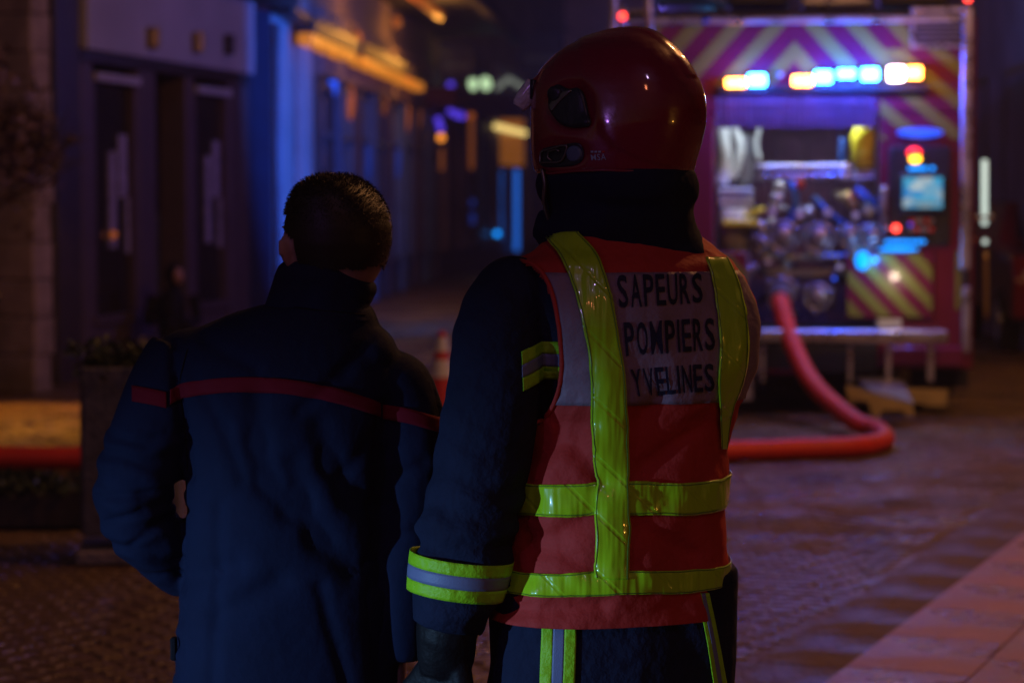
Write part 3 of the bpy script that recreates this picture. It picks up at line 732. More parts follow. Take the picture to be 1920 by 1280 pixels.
# rim trim of the helmet
rim = []
for x in range(1008, 1296, 6):
    y = np.interp(x, [1008, 1030, 1080, 1130, 1200, 1250, 1296], [318, 325, 320, 318, 321, 327, 332]); h = cam_hit(hbv, x, y, .0015)
    if h: rim.append(h)
MB().tube(rim, .0026, 8).build('rim_trim', M['helmet'], helm, smooth=True, world=True)
plate(sm([(1272, 322), (1296, 322), (1299, 345), (1288, 350), (1276, 338)]), M['helmblack'], 'rear_clip', .004, .002)
# visor lens, sticking out at the brow
vl = MB(); A_, B_ = P(1004, 158, FY + .01), P(972, 200, FY + .02)
g = []
for i in range(9):
    t = i / 8; c = A_.lerp(B_, t); row = []
    for j in range(9):
        s_ = -1 + j / 4; wd = .012 * math.sqrt(max(0.05, 1 - max(0, (t - .55) / .5) ** 2)) + .004; row.append(c + Vector((s_ * wd * .80, .0 + s_ * s_ * .006 + (t * .0), -s_ * wd * .60)) + Vector((0, .05 * (j - 4) / 4 * 0, 0)))
    g.append(row)
grid_mb(g).build('visor', M['lens'], helm, smooth=True, world=True, solid=.004)
MB().tube(catmull([P(1060, 98, FY - .02), P(1030, 122, FY - .01), P(1010, 146, FY), P(996, 158, FY + .015)], 4), .0055, 8).build('visor_rim', M['helmet'], helm, smooth=True, world=True)
MB().tube([P(1000, 150, FY), P(999, 185, FY + .01)], .006, 8).build('visor_hinge', M['helmblack'], helm, smooth=True, world=True)
cs = catmull([P(1016, 318, FY - .045), P(1022, 345, FY - .05), P(1020, 380, FY - .04), P(1030, 415, FY - .03)], 4)
MB().tube(cs, [(.009, .004)] * len(cs), 8).build('chin_strap', M['helmgrey'], helm, smooth=True, world=True)

# ---------- second officer, bare headed, navy jacket with red chest band
MY = 4.72; MYAW = R(10)
mb_ = Vector((at(545, 1000, MY).x, MY, 0))
mt = [(575, 490, 692, .085), (592, 430, 702, .10), (612, 380, 708, .115), (640, 340, 730, .128), (680, 312, 752, .138), (730, 316, 765, .142), (790, 336, 752, .145), (850, 347, 742, .145), (900, 351, 738, .145), (960, 352, 736, .146), (1030, 349, 738, .148), (1090, 345, 742, .152), (1160, 338, 748, .158), (1230, 332, 754, .16), (1300, 328, 760, .16), (1390, 326, 765, .158)]
tor_m = [pxring(y, a, b, MY, d, MYAW, 2.3) for y, a, b, d in mt]
la = [(P(352, 668, MY - .02), .078), (P(318, 730, MY - .03), .080), (P(290, 800, MY - .04), .079), (P(262, 880, MY - .05), .079), (P(252, 945, MY - .045), .074), (P(280, 1002, MY - .02), .069), (P(318, 1040, MY + .03), .062), (P(352, 1070, MY + .08), .056)]
ra = [(P(744, 735, MY + .02), .078), (P(762, 790, MY + .02), .074), (P(770, 860, MY + .02), .072), (P(765, 960, MY + .02), .070), (P(757, 1060, MY + .0), .068), (P(750, 1160, MY - .01), .064), (P(748, 1230, MY - .01), .058)]
legs_m = [[(Vector((mb_.x - .10, MY, .82)), .09), (Vector((mb_.x - .11, MY, .45)), .06), (Vector((mb_.x - .12, MY, .10)), .042), (Vector((mb_.x - .14, MY + .12, .05)), .04)],
          [(Vector((mb_.x + .10, MY, .82)), .09), (Vector((mb_.x + .11, MY, .45)), .06), (Vector((mb_.x + .12, MY, .10)), .042), (Vector((mb_.x + .11, MY + .13, .05)), .04)]]
HM = R(-24)
head_m = [(332, 598, 652, .04), (338, 584, 668, .06), (350, 566, 688, .080), (370, 549, 708, .092), (400, 537, 725, .100), (430, 531, 732, .102), (460, 531, 731, .100), (485, 536, 725, .092), (508, 544, 717, .082), (528, 554, 704, .074), (550, 562, 690, .066), (600, 555, 694, .070)]
hrm = [pxring(y, a + 4, b - 4, MY, d, HM, 2.15) for y, a, b, d in head_m]
F_ = Vector((-math.cos(R(47)), math.sin(R(47)), 0)); S_ = Vector((-F_.y, F_.x, 0)) * 1   # face direction, his left side (towards the lens)
hc = P(632, 440, MY)
def face(mb):
    ctr = hc + F_ * .060
    mb.ell(ctr + Vector((0, 0, -.035)), (.070, .062, .085), rz=math.atan2(F_.y, F_.x))        # face mass
    mb.ell(ctr + F_ * .035 + Vector((0, 0, -.085)), (.036, .036, .026), rz=math.atan2(F_.y, F_.x))   # chin
    mb.tube([ctr + F_ * .060 + Vector((0, 0, .005)), ctr + F_ * .082 + Vector((0, 0, -.035)), ctr + F_ * .062 + Vector((0, 0, -.043))], [.010, .013, .012], 10)
    for s_ in (-1, 1):
        mb.ell(ctr + F_ * .052 + S_ * .027 * s_ + Vector((0, 0, .014)), (.015, .022, .008), rz=math.atan2(F_.y, F_.x))   # brow
        mb.ell(ctr + F_ * .040 + S_ * .036 * s_ + Vector((0, 0, -.025)), (.022, .018, .02), rz=math.atan2(F_.y, F_.x))  # cheek bone
    mb.ell(ctr + F_ * .060 + Vector((0, 0, -.058)), (.012, .022, .005), rz=math.atan2(F_.y, F_.x)); mb.ell(ctr + F_ * .059 + Vector((0, 0, -.068)), (.012, .020, .006), rz=math.atan2(F_.y, F_.x))
def ear(mb):
    e = P(541, 468, MY - .05)
    mb.ell(e, (.010, .020, .034), rz=R(-35)); mb.ell(e + Vector((-.006, -.002, .004)), (.006, .023, .030), rz=R(-35)); mb.ell(e + Vector((.002, 0, -.028)), (.007, .010, .012), rz=R(-35))
man = body(shrink(tor_m[1:], .05), [[(p, r - .036) for p, r in la], [(p, r - .036) for p, r in ra]], legs_m, hrm[::-1], [face, ear], 'person',
    'bare-headed man with short dark hair, navy jacket with red band across the back', mb_, M['skin'],
    [(P(356, 1074, MY + .09), Vector((1, .7, -.5)), Vector((0, -1, 0)), Vector((0, .3, 1)), 1.0, .5), (P(747, 1235, MY - .01), Vector((0, .05, -1)), Vector((1, 0, 0)), Vector((0, 1, 0)), 1.0, .4)])
eyes = []
for s_ in (-1, 1):
    MB().ell(hc + F_ * .115 + S_ * .029 * s_ + Vector((0, 0, -.002)), (.011, .011, .011)).build('eye', M['whitepl'], man, smooth=True, world=True)
# hair: scalp cap plus short strands
capr = [(y, a, b, d) for y, a, b, d in head_m if y < 530]
hcap = MB(); hcap.loft([pxring(y - 3, a - 1, b + 2, MY, d + .006, HM, 2.15) for y, a, b, d in capr][::-1], 64)
hcp, hpn = blob(hcap, .005, 3)
keepf = []
def is_hair(v):
    r_ = Vector(v) - hc; f = r_.dot(F_); z = r_.z
    return z > -.064 + .012 * noise.noise(Vector(v) * 40) and not (f > .035 and z < .035 + (f - .035) * .5) and not (f > .0 and z < -.012 + f * .6)
hm_ = MB(); hm_.v = hcp.v; hm_.f = [f for f in hcp.f if all(is_hair(hcp.v[i]) for i in f)]
used_n = hpn
hair = None
st = MB(); r_ = random.Random(3)
for k in range(16000):
    i = r_.randrange(len(hcp.v)); v = Vector(hcp.v[i])
    if not is_hair(v): continue
    n = Vector(hpn[i]); top = max(0, min(1, (v.z - hc.z - .01) / .08))
    ln = .003 + .010 * top * r_.uniform(.4, 1.2); d = (n * .9 + Vector((r_.uniform(-.5, .5), r_.uniform(-.5, .5), r_.uniform(-.5, .3) - .35 * (1 - top))) + F_ * .25 * top).normalized()
    t = d.cross(Vector((r_.uniform(-1, 1), r_.uniform(-1, 1), r_.uniform(-1, 1)))).normalized() * .0006; b = v - n * .002
    q = b + d * ln * .6 + n * .001; e = b + d * ln - Vector((0, 0, .002))
    kk = len(st.v); st.v += [tuple(b - t), tuple(b + t), tuple(q + t * .7), tuple(q - t * .7), tuple(e)]; st.f += [(kk, kk + 1, kk + 2, kk + 3), (kk + 3, kk + 2, kk + 4)]
hm2 = MB(); hm2.v = list(hcp.v); hm2.f = list(hm_.f); hm2.add(st.v, st.f)
hm2.build('hair', M['hair'], man, smooth=True, world=True, fixn=False)
# jacket
mj = MB(); mj.loft(tor_m, 44)
def armtube(mb, A, k=6, n=22): mb.tube(catmull([p for p, r in A], k), list(np.interp(np.linspace(0, len(A) - 1, (len(A) - 1) * k + 1), range(len(A)), [r for p, r in A])), n)
armtube(mj, la); armtube(mj, ra); mj.ell(P(366, 668, MY), (.080, .09, .056)); mj.ell(P(690, 662, MY), (.06, .08, .055), mtx=Matrix.Rotation(R(35), 4, 'Y')); mj.ell(P(738, 728, MY + .02), (.080, .08, .075))
mjo, mjn = blob(mj, .0065, 4)
def sg(pts, Y=MY - .14): return [((at(a[0], a[1], Y).x, at(a[0], a[1], Y).z), (at(b[0], b[1], Y).x, at(b[0], b[1], Y).z)) for a, b in zip(pts[:-1], pts[1:])]
deep = sg([(482, 745), (485, 830), (500, 900), (540, 960)]) + sg([(555, 870), (565, 940), (600, 1010), (660, 1070)]) + sg([(600, 800), (620, 870), (660, 930), (700, 960)]) + sg([(400, 1160), (520, 1090)]) + sg([(345, 1090), (440, 1060)])
shcr = sg([(350, 690), (420, 800), (455, 900)]) + sg([(690, 640), (640, 700), (560, 770)]) + sg([(380, 640), (480, 690)]) + sg([(700, 820), (640, 900)]) + sg([(740, 900), (790, 880)]) + sg([(735, 1020), (790, 1000)]) + sg([(410, 950), (400, 1280)]) + sg([(600, 1100), (650, 1280)])
armseam = sg([(716, 770), (712, 860), (708, 960), (700, 1060), (705, 1180), (712, 1290)])
lse = sg([(318, 660), (330, 740), (345, 830), (352, 900)])
elb = sg([(185, 935), (260, 930), (330, 915)]) + sg([(190, 985), (260, 960), (330, 950)]) + sg([(240, 1025), (300, 985), (345, 965)])
def fm(v, n):
    if v[1] > MY: return folds(v, .005, 1, .6, 6, 2)
    d = folds(v, .0040, 1.0, .30, 3.6, 2) + noise.noise(Vector((v[0] * 14, v[1] * 14, v[2] * 5))) * .0005
    d += crease(v[0], v[2], deep, .026, -.011) + crease(v[0], v[2], armseam, .014, -.014) + crease(v[0], v[2], shcr, .014, -.006) + crease(v[0], v[2], lse, .009, -.012) + crease(v[0], v[2], elb, .008, -.007)
    if v[0] < at(350, 0, MY).x and v[2] < 1.12: d += .004 * math.sin(v[2] * 110 + v[0] * 25 + noise.noise(Vector(v) * 12) * 4)
    return d
displace(mjo, mjn, fm); mbv = bvh_of(mjo); jm = mjo.build('jacket', M['navy'], man, smooth=True, world=True, fixn=False)
# collar
cr_ = [pxring(y, a, b, MY, d, R(-8), 2.2) for y, a, b, d in [(604, 480, 700, .092), (585, 494, 694, .088), (560, 504, 690, .085), (535, 512, 692, .082), (516, 518, 697, .086), (498, 526, 704, .086), (486, 542, 700, .080)]]
cb = MB(); cb.loft(cr_, 44); co_, cn_ = blob(cb, .0055, 4); xc_ = at(620, 520, MY).x; co_.v = [(x, y, z - max(0, x - xc_) * .55 * max(0, min(1, (z - at(0, 600, MY).z) / .08))) for x, y, z in co_.v]; displace(co_, cn_, lambda v, n: folds(v, .004, 1, 1, 10, 9)); co_.build('collar', M['navy'], man, smooth=True, world=True, fixn=False)
# red band
def red(path, hh):
    P_ = catmull([(x, y, 0) for x, y in path], 8); g = []
    for s_ in (-1, -.5, 0, .5, 1): g.append([cam_hit(mbv, p.x, p.y + s_ * hh, .0035) for p in P_])
    return grid_mb(g)
red([(250, 738), (285, 744), (312, 750)], 15).build('red_band', M['redband'], man, smooth=True, world=True, solid=.0012)
red([(318, 744), (345, 732), (420, 722), (500, 722), (560, 728), (630, 742), (690, 760), (712, 768)], 14).build('red_band', M['redband'], man, smooth=True, world=True, solid=.0012)
red([(716, 770), (760, 778), (800, 790), (829, 798)], 14).build('red_band', M['redband'], man, smooth=True, world=True, solid=.0012)
pb = [cam_hit(mbv, x, y, .004) for x, y in [(806, 692), (814, 706), (821, 722), (826, 740), (829, 760)]]; pb = [p for p in pb if p]
if len(pb) > 2: MB().tube(pb, [(.004, .009)] * len(pb), 10).build('shoulder_badge', M['gold'], man, smooth=True, world=True)
for sl in ([(352, 655), (338, 720), (346, 800), (352, 880)], [(508, 566), (560, 578), (620, 584), (684, 590)]):
    P_ = [cam_hit(mbv, p.x, p.y, .0012) for p in catmull([(a, b, 0) for a, b in sl], 10)]; P_ = [p for p in P_ if p]
    if len(P_) > 3: MB().tube(P_, .0012, 5).build('seam', M['black'], man, world=True)
# side tab on the jacket
MB().box(P(326, 1215, MY - .06), (.012, .02, .045), bev=.003).build('side_tab', M['black'], man, world=True)
t2 = MB(); t2.loft([((mb_.x, MY, .86), .20, .14, MYAW, 2.2), ((mb_.x, MY, .72), .20, .14, MYAW, 2.2)], 28)
for s_ in (-1, 1): t2.tube([(mb_.x + s_ * .10, MY, .80), (mb_.x + s_ * .11, MY, .45), (mb_.x + s_ * .12, MY, .12)], [.11, .085, .08], 20)
t2o, t2n = blob(t2, .010, 3); displace(t2o, t2n, lambda v, n: folds(v, .006, 1, .5, 7, 3)); t2o.build('trousers', M['navy'], man, smooth=True, world=True, fixn=False)
boots([Vector((mb_.x - .12, MY - .02, 0)), Vector((mb_.x + .12, MY - .02, 0))], man)

# ================================================================== FIRE ENGINE (rear face towards the lens)
TY = 17.2; tc0 = at(1490, 640, TY)
TYAW = -math.atan2(tc0.x, TY); TX = tc0.x
truck = thing('fire_engine', 'red fire engine seen from behind with chevrons, lit lamp bar and open pump bay', 'fire engine', (TX, TY, 0), TYAW)
cT, sT = math.cos(TYAW), math.sin(TYAW)
def T(px, py, dy=0.0):
    """pixel -> (x, z) on the truck's rear plane set back by dy"""
    nrm = Vector((-sT, cT, 0)); d = ray(px, py); o = Vector((TX, TY, 0)) + nrm * dy
    t = (o - CAM).dot(nrm) / d.dot(nrm); p = CAM + d * t - Vector((TX, TY, 0))
    return p.x * cT + p.y * sT, p.z
def tbox(name, m, px0, py0, px1, py1, y0, y1, parent=truck, bev=.006, smooth=False):
    x0, z1 = T(px0, py0, y0); x1, z0 = T(px1, py1, y0)
    return MB().box(((x0 + x1) / 2, (y0 + y1) / 2, (z0 + z1) / 2), (abs(x1 - x0), abs(y1 - y0), abs(z1 - z0)), bev=bev).build(name, m, parent)
def tp(px, py, y): x, z = T(px, py, y); return (x, y, z)
def ttube(name, m, pts, r, parent=truck, n=12, seg=6):
    return MB().tube(catmull([tp(*p) for p in pts], seg), r, n).build(name, m, parent, smooth=True)
def clip(poly, x0, x1, z0, z1):
    def cl(P_, f, inter):
        out = []
        for i in range(len(P_)):
            a, b = P_[i - 1], P_[i]
            if f(b):
                if not f(a): out.append(inter(a, b))
                out.append(b)
            elif f(a): out.append(inter(a, b))
        return out
    def ix(v): return lambda a, b: (v, a[1] + (b[1] - a[1]) * (v - a[0]) / (b[0] - a[0]))
    def iz(v): return lambda a, b: (a[0] + (b[0] - a[0]) * (v - a[1]) / (b[1] - a[1]), v)
    for f, i_ in ((lambda p: p[0] >= x0, ix(x0)), (lambda p: p[0] <= x1, ix(x1)), (lambda p: p[1] >= z0, iz(z0)), (lambda p: p[1] <= z1, iz(z1))):
        if not poly: return poly
        poly = cl(poly, f, i_)
    return poly
def chevrons(px0, py0, px1, py1, y, per=76, wid=34, apex=1490, ph=0, parent=truck, slope=1.12):
    x0, z1 = T(px0, py0, y); x1, z0 = T(px1, py1, y); k_ = 1 / 264.0; xa = T(apex, py0, y)[0]
    for s_ in (-1, 1):
        for k in range(-14, 16):
            o = (k * per + ph) * k_; H = z1 - z0 + .02
            a = xa + s_ * o; b = xa + s_ * (o + wid * k_); sh = s_ * (H) / slope
            poly = [(a, z1), (b, z1), (b + sh, z1 - H), (a + sh, z1 - H)]
            lo, hi = (x0, min(x1, xa)) if s_ < 0 else (max(x0, xa), x1)
            if lo >= hi: continue
            p = clip(poly, lo, hi, z0, z1)
            if len(p) < 3: continue
            xs = [q[0] for q in p]; zs = [q[1] for q in p]
            if max(xs) - min(xs) < .02: continue
            MB().prism(p, y - .004, y).build('chevron_stripe', M['yellowfilm'], parent)
HW = 1.25; ZT = T(1490, 34, 0)[1]; L_ = 7.6
# body box built from panels around an open bay
def panel(name, m, x0, x1, z0, z1, y0, y1, bev=.012, parent=truck): return MB().box(((x0 + x1) / 2, (y0 + y1) / 2, (z0 + z1) / 2), (x1 - x0, y1 - y0, z1 - z0), bev=bev).build(name, m, parent)
bx0, bz1 = T(1340, 214, 0); bx1, bz0 = T(1646, 618, 0); zlow = T(1490, 690, 0)[1]
panel('header_panel', M['truckred'], -HW, HW, bz1, ZT, 0, .12)
panel('corner_panel', M['truckred'], bx1, HW, zlow, bz1 - .003, 0, .12)
panel('corner_panel', M['truckred'], -HW, bx0, zlow, bz1 - .003, 0, .12)
panel('side_wall', M['truckred'], HW - .06, HW, .42, ZT, .123, L_); panel('side_wall', M['truckred'], -HW, -HW + .06, .42, ZT, .123, L_)
panel('roof', M['truckdark'], -HW + .003, HW - .003, ZT + .003, ZT + .05, .03, L_); panel('front_wall', M['truckred'], -HW + .063, HW - .063, .42, ZT - .003, L_ - .1, L_ - .003)
panel('bay_back', M['bayback'], bx0 - .3, bx1 + .3, bz0 - .1, bz1 + .1, .75, .78); panel('bay_floor', M['truckdark'], bx0, bx1, bz0 - .05, bz0, .003, .747)
panel('bay_side', M['alu'], bx0 - .012, bx0 - .002, bz0, bz1, .123, .747, .002); panel('bay_side', M['alu'], bx1 + .002, bx1 + .012, bz0, bz1, .123, .747, .002)
panel('bay_ceiling', M['truckdark'], bx0, bx1, bz1 + .002, bz1 + .012, .123, .747, .002)
panel('underbody', M['truckdark'], -1.0, 1.0, .42, .60, .13, L_ - .2)
chevrons(1172, 46, 1706, 158, 0, ph=12)
for zz_ in (1,): tbox('shutter_housing', M['bayback'], 1342, 175, 1644, 199, -.012, -.001)
chevrons(1652, 92, 1803, 262, -.0, ph=12, slope=.82, apex=1490)
# aluminium edge rails
for a, b in ((12, 506), (537, 662)): tbox('rub_rail', M['railmat'] if 'railmat' in M else M['alu'], 1805, a, 1820, b, -.04, .0, bev=.012)
tbox('rail_joint', M['truckdark'], 1806, 508, 1819, 535, -.03, 0)
tbox('rub_rail', M['alu'], 1160, 12, 1173, 600, -.04, .0, bev=.012)
tbox('roof_rail', M['alu'], 1174, 34, 1804, 41, -.03, .02)
fr = tbox('grille', M['truckdark'], 1716, 24, 1802, 80, -.012, -.001)
for a in ((1708, 14, 1812, 22), (1708, 82, 1804, 90), (1708, 23, 1715, 81)): tbox('grille_frame', M['alu'], *a, -.03, -.013, parent=fr)
for k in range(6): tbox('grille_slat', M['steel'], 1718, 28 + k * 9, 1800, 31 + k * 9, -.022, -.013, parent=fr, bev=.002)
# shutter above the bay
for k in range(7): tbox('shutter_slat', M['bayback'], 1342, 202 + k * 5.5, 1644, 206.5 + k * 5.5, -.006 + .004 * (k % 2), .02, bev=.004)
# lamp bar
tbox('lamp_bar', M['truckdark'], 1345, 160, 1740, 172, -.07, -.001, bev=.01)
def lampm(name, m, x0, x1, yc, hh):
    hh *= 1.1; a, z = T(x0, yc, -.09); b, _ = T(x1, yc, -.09); h = hh / 264
    hs = MB().box(((a + b) / 2, -.055, z), (b - a - .004, .07, h * 2 + .014), bev=.01).build(name, M['truckdark'], truck)
    MB().box(((a + b) / 2, -.100, z), (b - a - .010, .018, h * 2), bev=h * .55).build('lens', m, hs); return ((a + b) / 2, -.14, z)
lp = []
for m, x0, x1, yc, hh in (('e_amber', 1360, 1399, 156, 7), ('e_blue', 1402, 1437, 151, 10), ('e_amber', 1485, 1524, 152, 8), ('e_blue', 1527, 1561, 145, 10), ('e_blue', 1569, 1605, 139, 7), ('e_blue', 1614, 1648, 140, 10), ('e_white', 1664, 1696, 139, 12), ('e_amber', 1699, 1729, 137, 10)):
    lp.append((m, lampm('flashing_lamp', M[m], x0, x1, yc, hh)))
MB().ell(tp(1463, 140, -.03), (.022, .02, .022)).build('camera_eye', M['alu'], truck, smooth=True)
TM = Matrix.Translation((TX, TY, 0)) @ Matrix.Rotation(TYAW, 4, 'Z')
for m, p in lp:
    c_ = {'e_amber': (1, .35, .06), 'e_blue': (.03, .10, 1), 'e_white': (.6, .4, 1)}[m]
    light('lamp_bar_light', 'POINT', TM @ Vector((p[0], -.23, p[2])), {'e_amber': 1.1, 'e_blue': 18, 'e_white': 2}[m], c_, .03)
# top left hose-reel frame with red marker, roof gear
for x in (1150, 1218): ttube('ladder_rail', M['alu'], [(x, 70, -.12), (x, 30, -.12), (x - (6 if x > 1200 else -4), -40, -.12)], .028)
for y in (-30, 22): ttube('ladder_rung', M['alu'], [(1150, y, -.12), (1216, y, -.12)], .014)
def dot(name, m, px, py, r, y=-.03, parent=truck):
    h = MB().cyl(tp(px, py, y + .012), r * 1.25, .02, 'y').build(name, M['truckdark'], parent); MB().ell(tp(px, py, y - .004), (r, .015, r)).build('lens', m, h, smooth=True)
dot('marker_lamp', M['e_red2'], 1167, 31, .026, -.17); dot('marker_lamp', M['e_red2'], 1815, -2, .024, -.05)
for k, (a, b, c_, d) in enumerate(((1230, -14, 1350, 10), (1360, -20, 1480, 12), (1500, -16, 1640, 14), (1650, -20, 1780, 12))):
    tbox('roof_box', M['truckdark'] if k % 2 else M['alu'], a, b, c_, d, .35 + k * .25, .9 + k * .25, bev=.03)
ttube('roof_pipe', M['bluehose'], [(1225, 2, .15), (1290, -2, .15), (1330, 4, .12), (1360, 14, .10)], .035)
MB().ell(tp(1322, 38, -.02), (.035, .02, .02)).build('roof_hook', M['bluehose'], truck, smooth=True)
# blue beacons on the cab roof
for s_ in (-1, 1):
    bc = MB().cyl((s_ * .9, L_ - 1.0, ZT + .10), .09, .16).build('beacon', M['e_blue'], truck, smooth=True)
    MB().cyl((s_ * .9, L_ - 1.0, ZT + .03), .10, .04).build('beacon_foot', M['truckdark'], bc)
light('front_strobe_light', 'SPOT', TM @ Vector((-1.1, L_ + .35, 2.8)), 1300, (.012, .15, 1), .08, target=(-2.4, 28.4, 3.1), spot=92, blend=.35)
light('beacon_light', 'POINT', TM @ Vector((-1.35, L_ - 2.2, ZT + .3)), 130, (.20, .14, 1), .08)
# bay contents -------------------------------------------------
bl_ = light('bay_light', 'AREA', TM @ Vector(((bx0 + bx1) / 2, .09, bz1 - .02)), 5.5, (.75, .85, 1), 1.0, target=TM @ Vector(((bx0 + bx1) / 2, .28, .6))); bl_.data.shape = 'RECTANGLE'; bl_.data.size_y = .04
def canv(pts, r): return ttube('canvas_hose', M['grey'], pts, r)
canv([(1352, 228, .25), (1360, 300, .25), (1352, 345, .25)], [.045, .06, .05] if False else .05)
canv([(1372, 232, .3), (1388, 270, .3), (1382, 310, .3), (1368, 335, .3)], .035)
canv([(1424, 240, .35), (1418, 270, .35), (1424, 300, .35)], .018)
tbox('grey_bin', M['steel'], 1380, 250, 1412, 345, .35, .5, bev=.03)
for y0, y1 in ((352, 361), (364, 372), (375, 386)): tbox('folded_hose', M['grey'], 1346, y0, 1412, y1, .12, .4, bev=.012)
nz_ = MB().tube([tp(1378, 390, .2), tp(1378, 420, .2), tp(1376, 478, .2)], [.11, .12, .10], 20).build('suction_strainer', M['grey'], truck, smooth=True)
tbox('strap', M['ybright'], 1354, 413, 1424, 424, -.02, .30, parent=nz_, bev=.01); MB().tube([tp(1395, 405, .05), tp(1420, 396, .05), tp(1434, 392, .05)], .018, 8).build('strap', M['ybright'], nz_, smooth=True)
MB().tube([tp(1426, 414, .05), tp(1430, 440, .05), tp(1436, 470, .1)], .03, 10).build('handle', M['steel'], nz_, smooth=True)
for y in (314, 331): ttube('bay_rail', M['alu'], [(1416, y, .02), (1600, y - 1, .02)], .022)
ttube('blue_hose', M['bluehose'], [(1580, 260, .2), (1578, 300, .2), (1582, 330, .2)], .022)
ttube('blue_hose', M['bluehose'], [(1606, 355, .05), (1625, 372, .0), (1640, 380, .05)], .03)
ttube('blue_hose', M['bluehose'], [(1525, 370, .1), (1555, 400, .05), (1600, 430, .1), (1640, 428, .1)], .024)
ttube('blue_hose', M['bluehose'], [(1485, 340, .15), (1492, 380, .1), (1480, 420, .1)], .024)
jc = MB().tube([tp(1630, 214, .15), tp(1629, 228, .15), tp(1622, 240, .15), tp(1618, 256, .15), tp(1618, 314, .15)], [(.03, .02), (.04, .03), (.06, .07), (.06, .085), (.06, .08)], 18).build('yellow_can', M['ybright'], truck, smooth=True)
for y0, y1 in ((318, 327), (329, 337)): tbox('folded_hose', M['grey'], 1600, y0, 1640, y1, .12, .4, bev=.012)
# valves, caps and pipes
def cap_(px, py, r, y=.05, m='steel'):
    c = tp(px, py, y); o = MB().cyl(c, r, .10, 'y', 28).build('outlet', M['truckdark'], truck, smooth=False); MB().torus((c[0], y - .055, c[2]), r * .86, r * .14).build('outlet_ring', M[m], o, smooth=True)
    d = MB().ell((c[0], y - .05, c[2]), (r * .66, .035, r * .66)).build('outlet_cap', M[m], o, smooth=True)
    for k in range(3):
        a = k * 2.094 + .4; MB().box((c[0] + r * math.cos(a), y - .05, c[2] + r * math.sin(a)), (.035, .05, .035), bev=.006).build('cap_lug', M[m], o)
    return o
for a in ((1468, 443, .118), (1534, 446, .118), (1592, 442, .085), (1634, 440, .085), (1532, 556, .105), (1430, 455, .07), (1404, 505, .05)): cap_(*a)
cap_(1465, 545, .11)
rr_ = random.Random(5)
for k in range(26):
    x = rr_.uniform(1425, 1638); y = rr_.uniform(352, 610); mm = rr_.choice(['steel', 'steel', 'truckdark', 'alu', 'brass'])
    yy = rr_.uniform(.15, .5); dx = rr_.uniform(-28, 28); dy_ = rr_.uniform(-24, 30)
    ttube('pipe', M[mm], [(x, y, yy), (x + dx * .5, y + dy_ * .3, yy - .05), (x + dx, y + dy_, yy)], rr_.uniform(.015, .035))
for x, y, m, r in ((1590, 372, 'brass', .05), (1600, 385, 'brass', .04), (1458, 372, 'alu', .05), (1462, 352, 'alu', .045), (1606, 365, 'hosered', .03), (1500, 345, 'hosered', .035), (1628, 395, 'grey', .05), (1452, 388, 'grey', .035)):
    v = MB().ell(tp(x, y, .08), (r, r, r * 1.1)).build('valve_wheel', M[m], truck, smooth=True)
for y in (478, 482, 505, 512): ttube('small_pipe', M['steel'], [(1425, y, .12), (1500, y + 4, .12), (1580, y, .12)], .018)
for x in (1548, 1560, 1572, 1583): dot('pilot_lamp', M['e_dimblue'], x, 478, .014, .04)
dot('pilot_lamp', M['e_dimblue'], 1564, 522, .014, .04)
for x, y, g_r in ((1448, 398, .032), (1500, 402, .036), (1552, 398, .032), (1604, 404, .028), (1575, 500, .026), (1440, 490, .026), (1610, 520, .024)):
    gg = MB().cyl(tp(x, y, .02), g_r, .03, 'y', 20).build('gauge', M['alu'], truck); MB().cyl(tp(x, y, .0), g_r * .82, .012, 'y', 20).build('dial', M['whitepl'], gg)
for k in range(14): tbox('label_plate', M['whitepl'] if k % 3 else M['ybright'], 1432 + 14.5 * k, 478 + 3 * (k % 2), 1440 + 14.5 * k, 482 + 3 * (k % 2), .02, .03, bev=.002)
# control column
MB().ell(tp(1725, 249, -.03), (.16, .03, .035)).build('blue_marker_lamp', M['e_dimblue'], truck, smooth=True)
cpn = tbox('control_panel', M['truckdark'], 1668, 274, 1782, 462, -.03, -.001, bev=.015)
def cdot(m, px, py, rx, rz): MB().ell(tp(px, py, -.045), (rx, .02, rz)).build('indicator_lamp', M[m], cpn, smooth=True)
cdot('e_red', 1714, 286, .048, .034); cdot('e_yel', 1716, 298, .040, .030)
for x, r in ((1708, .022), (1716, .022), (1726, .018), (1734, .016), (1748, .018)): cdot('e_cyan', x, 316, r, .014)
scf = tbox('screen_housing', M['truckdark'], 1686, 324, 1774, 400, -.07, -.031, parent=cpn, bev=.02)
tbox('screen', M['screen'], 1693, 332, 1767, 390, -.078, -.071, parent=cpn, bev=.004)
for k in range(7): tbox('screen_key', M['whitekey'] if 'whitekey' in M else M['e_zig'], 1713 + k * 7.5, 378, 1718 + k * 7.5, 386, -.083, -.079, parent=cpn, bev=.002)
cdot('e_red2', 1680, 428, .026, .026); cdot('e_violet', 1707, 421, .014, .014)
for k in range(10): MB().cyl(tp(1690 + 9 * (k % 5) + 20, 414 + 16 * (k // 5), -.04), .018, .03, 'y', 14).build('knob', M['alu' if k % 3 else 'hosered'], cpn, smooth=False)
ttube('column_handle', M['alu'], [(1658, 350, -.05), (1656, 400, -.06), (1662, 430, -.05)], .022)
led = tbox('blue_led_strip', M['truckdark'], 1655, 445, 1742, 462, -.05, -.031, bev=.006)
for k in range(8): MB().ell(tp(1664 + k * 9.5, 453, -.06), (.017, .012, .013)).build('led', M['e_cyan'], led, smooth=True)
MB().ell(tp(1685, 467, -.05), (.14, .025, .016)).build('blue_tray_lamp', M['e_cyan'], truck, smooth=True)
light('tray_light', 'POINT', TM @ Vector((T(1640, 488)[0], -.16, T(1640, 488)[1])), 2.4, (.0, .28, 1), .02)
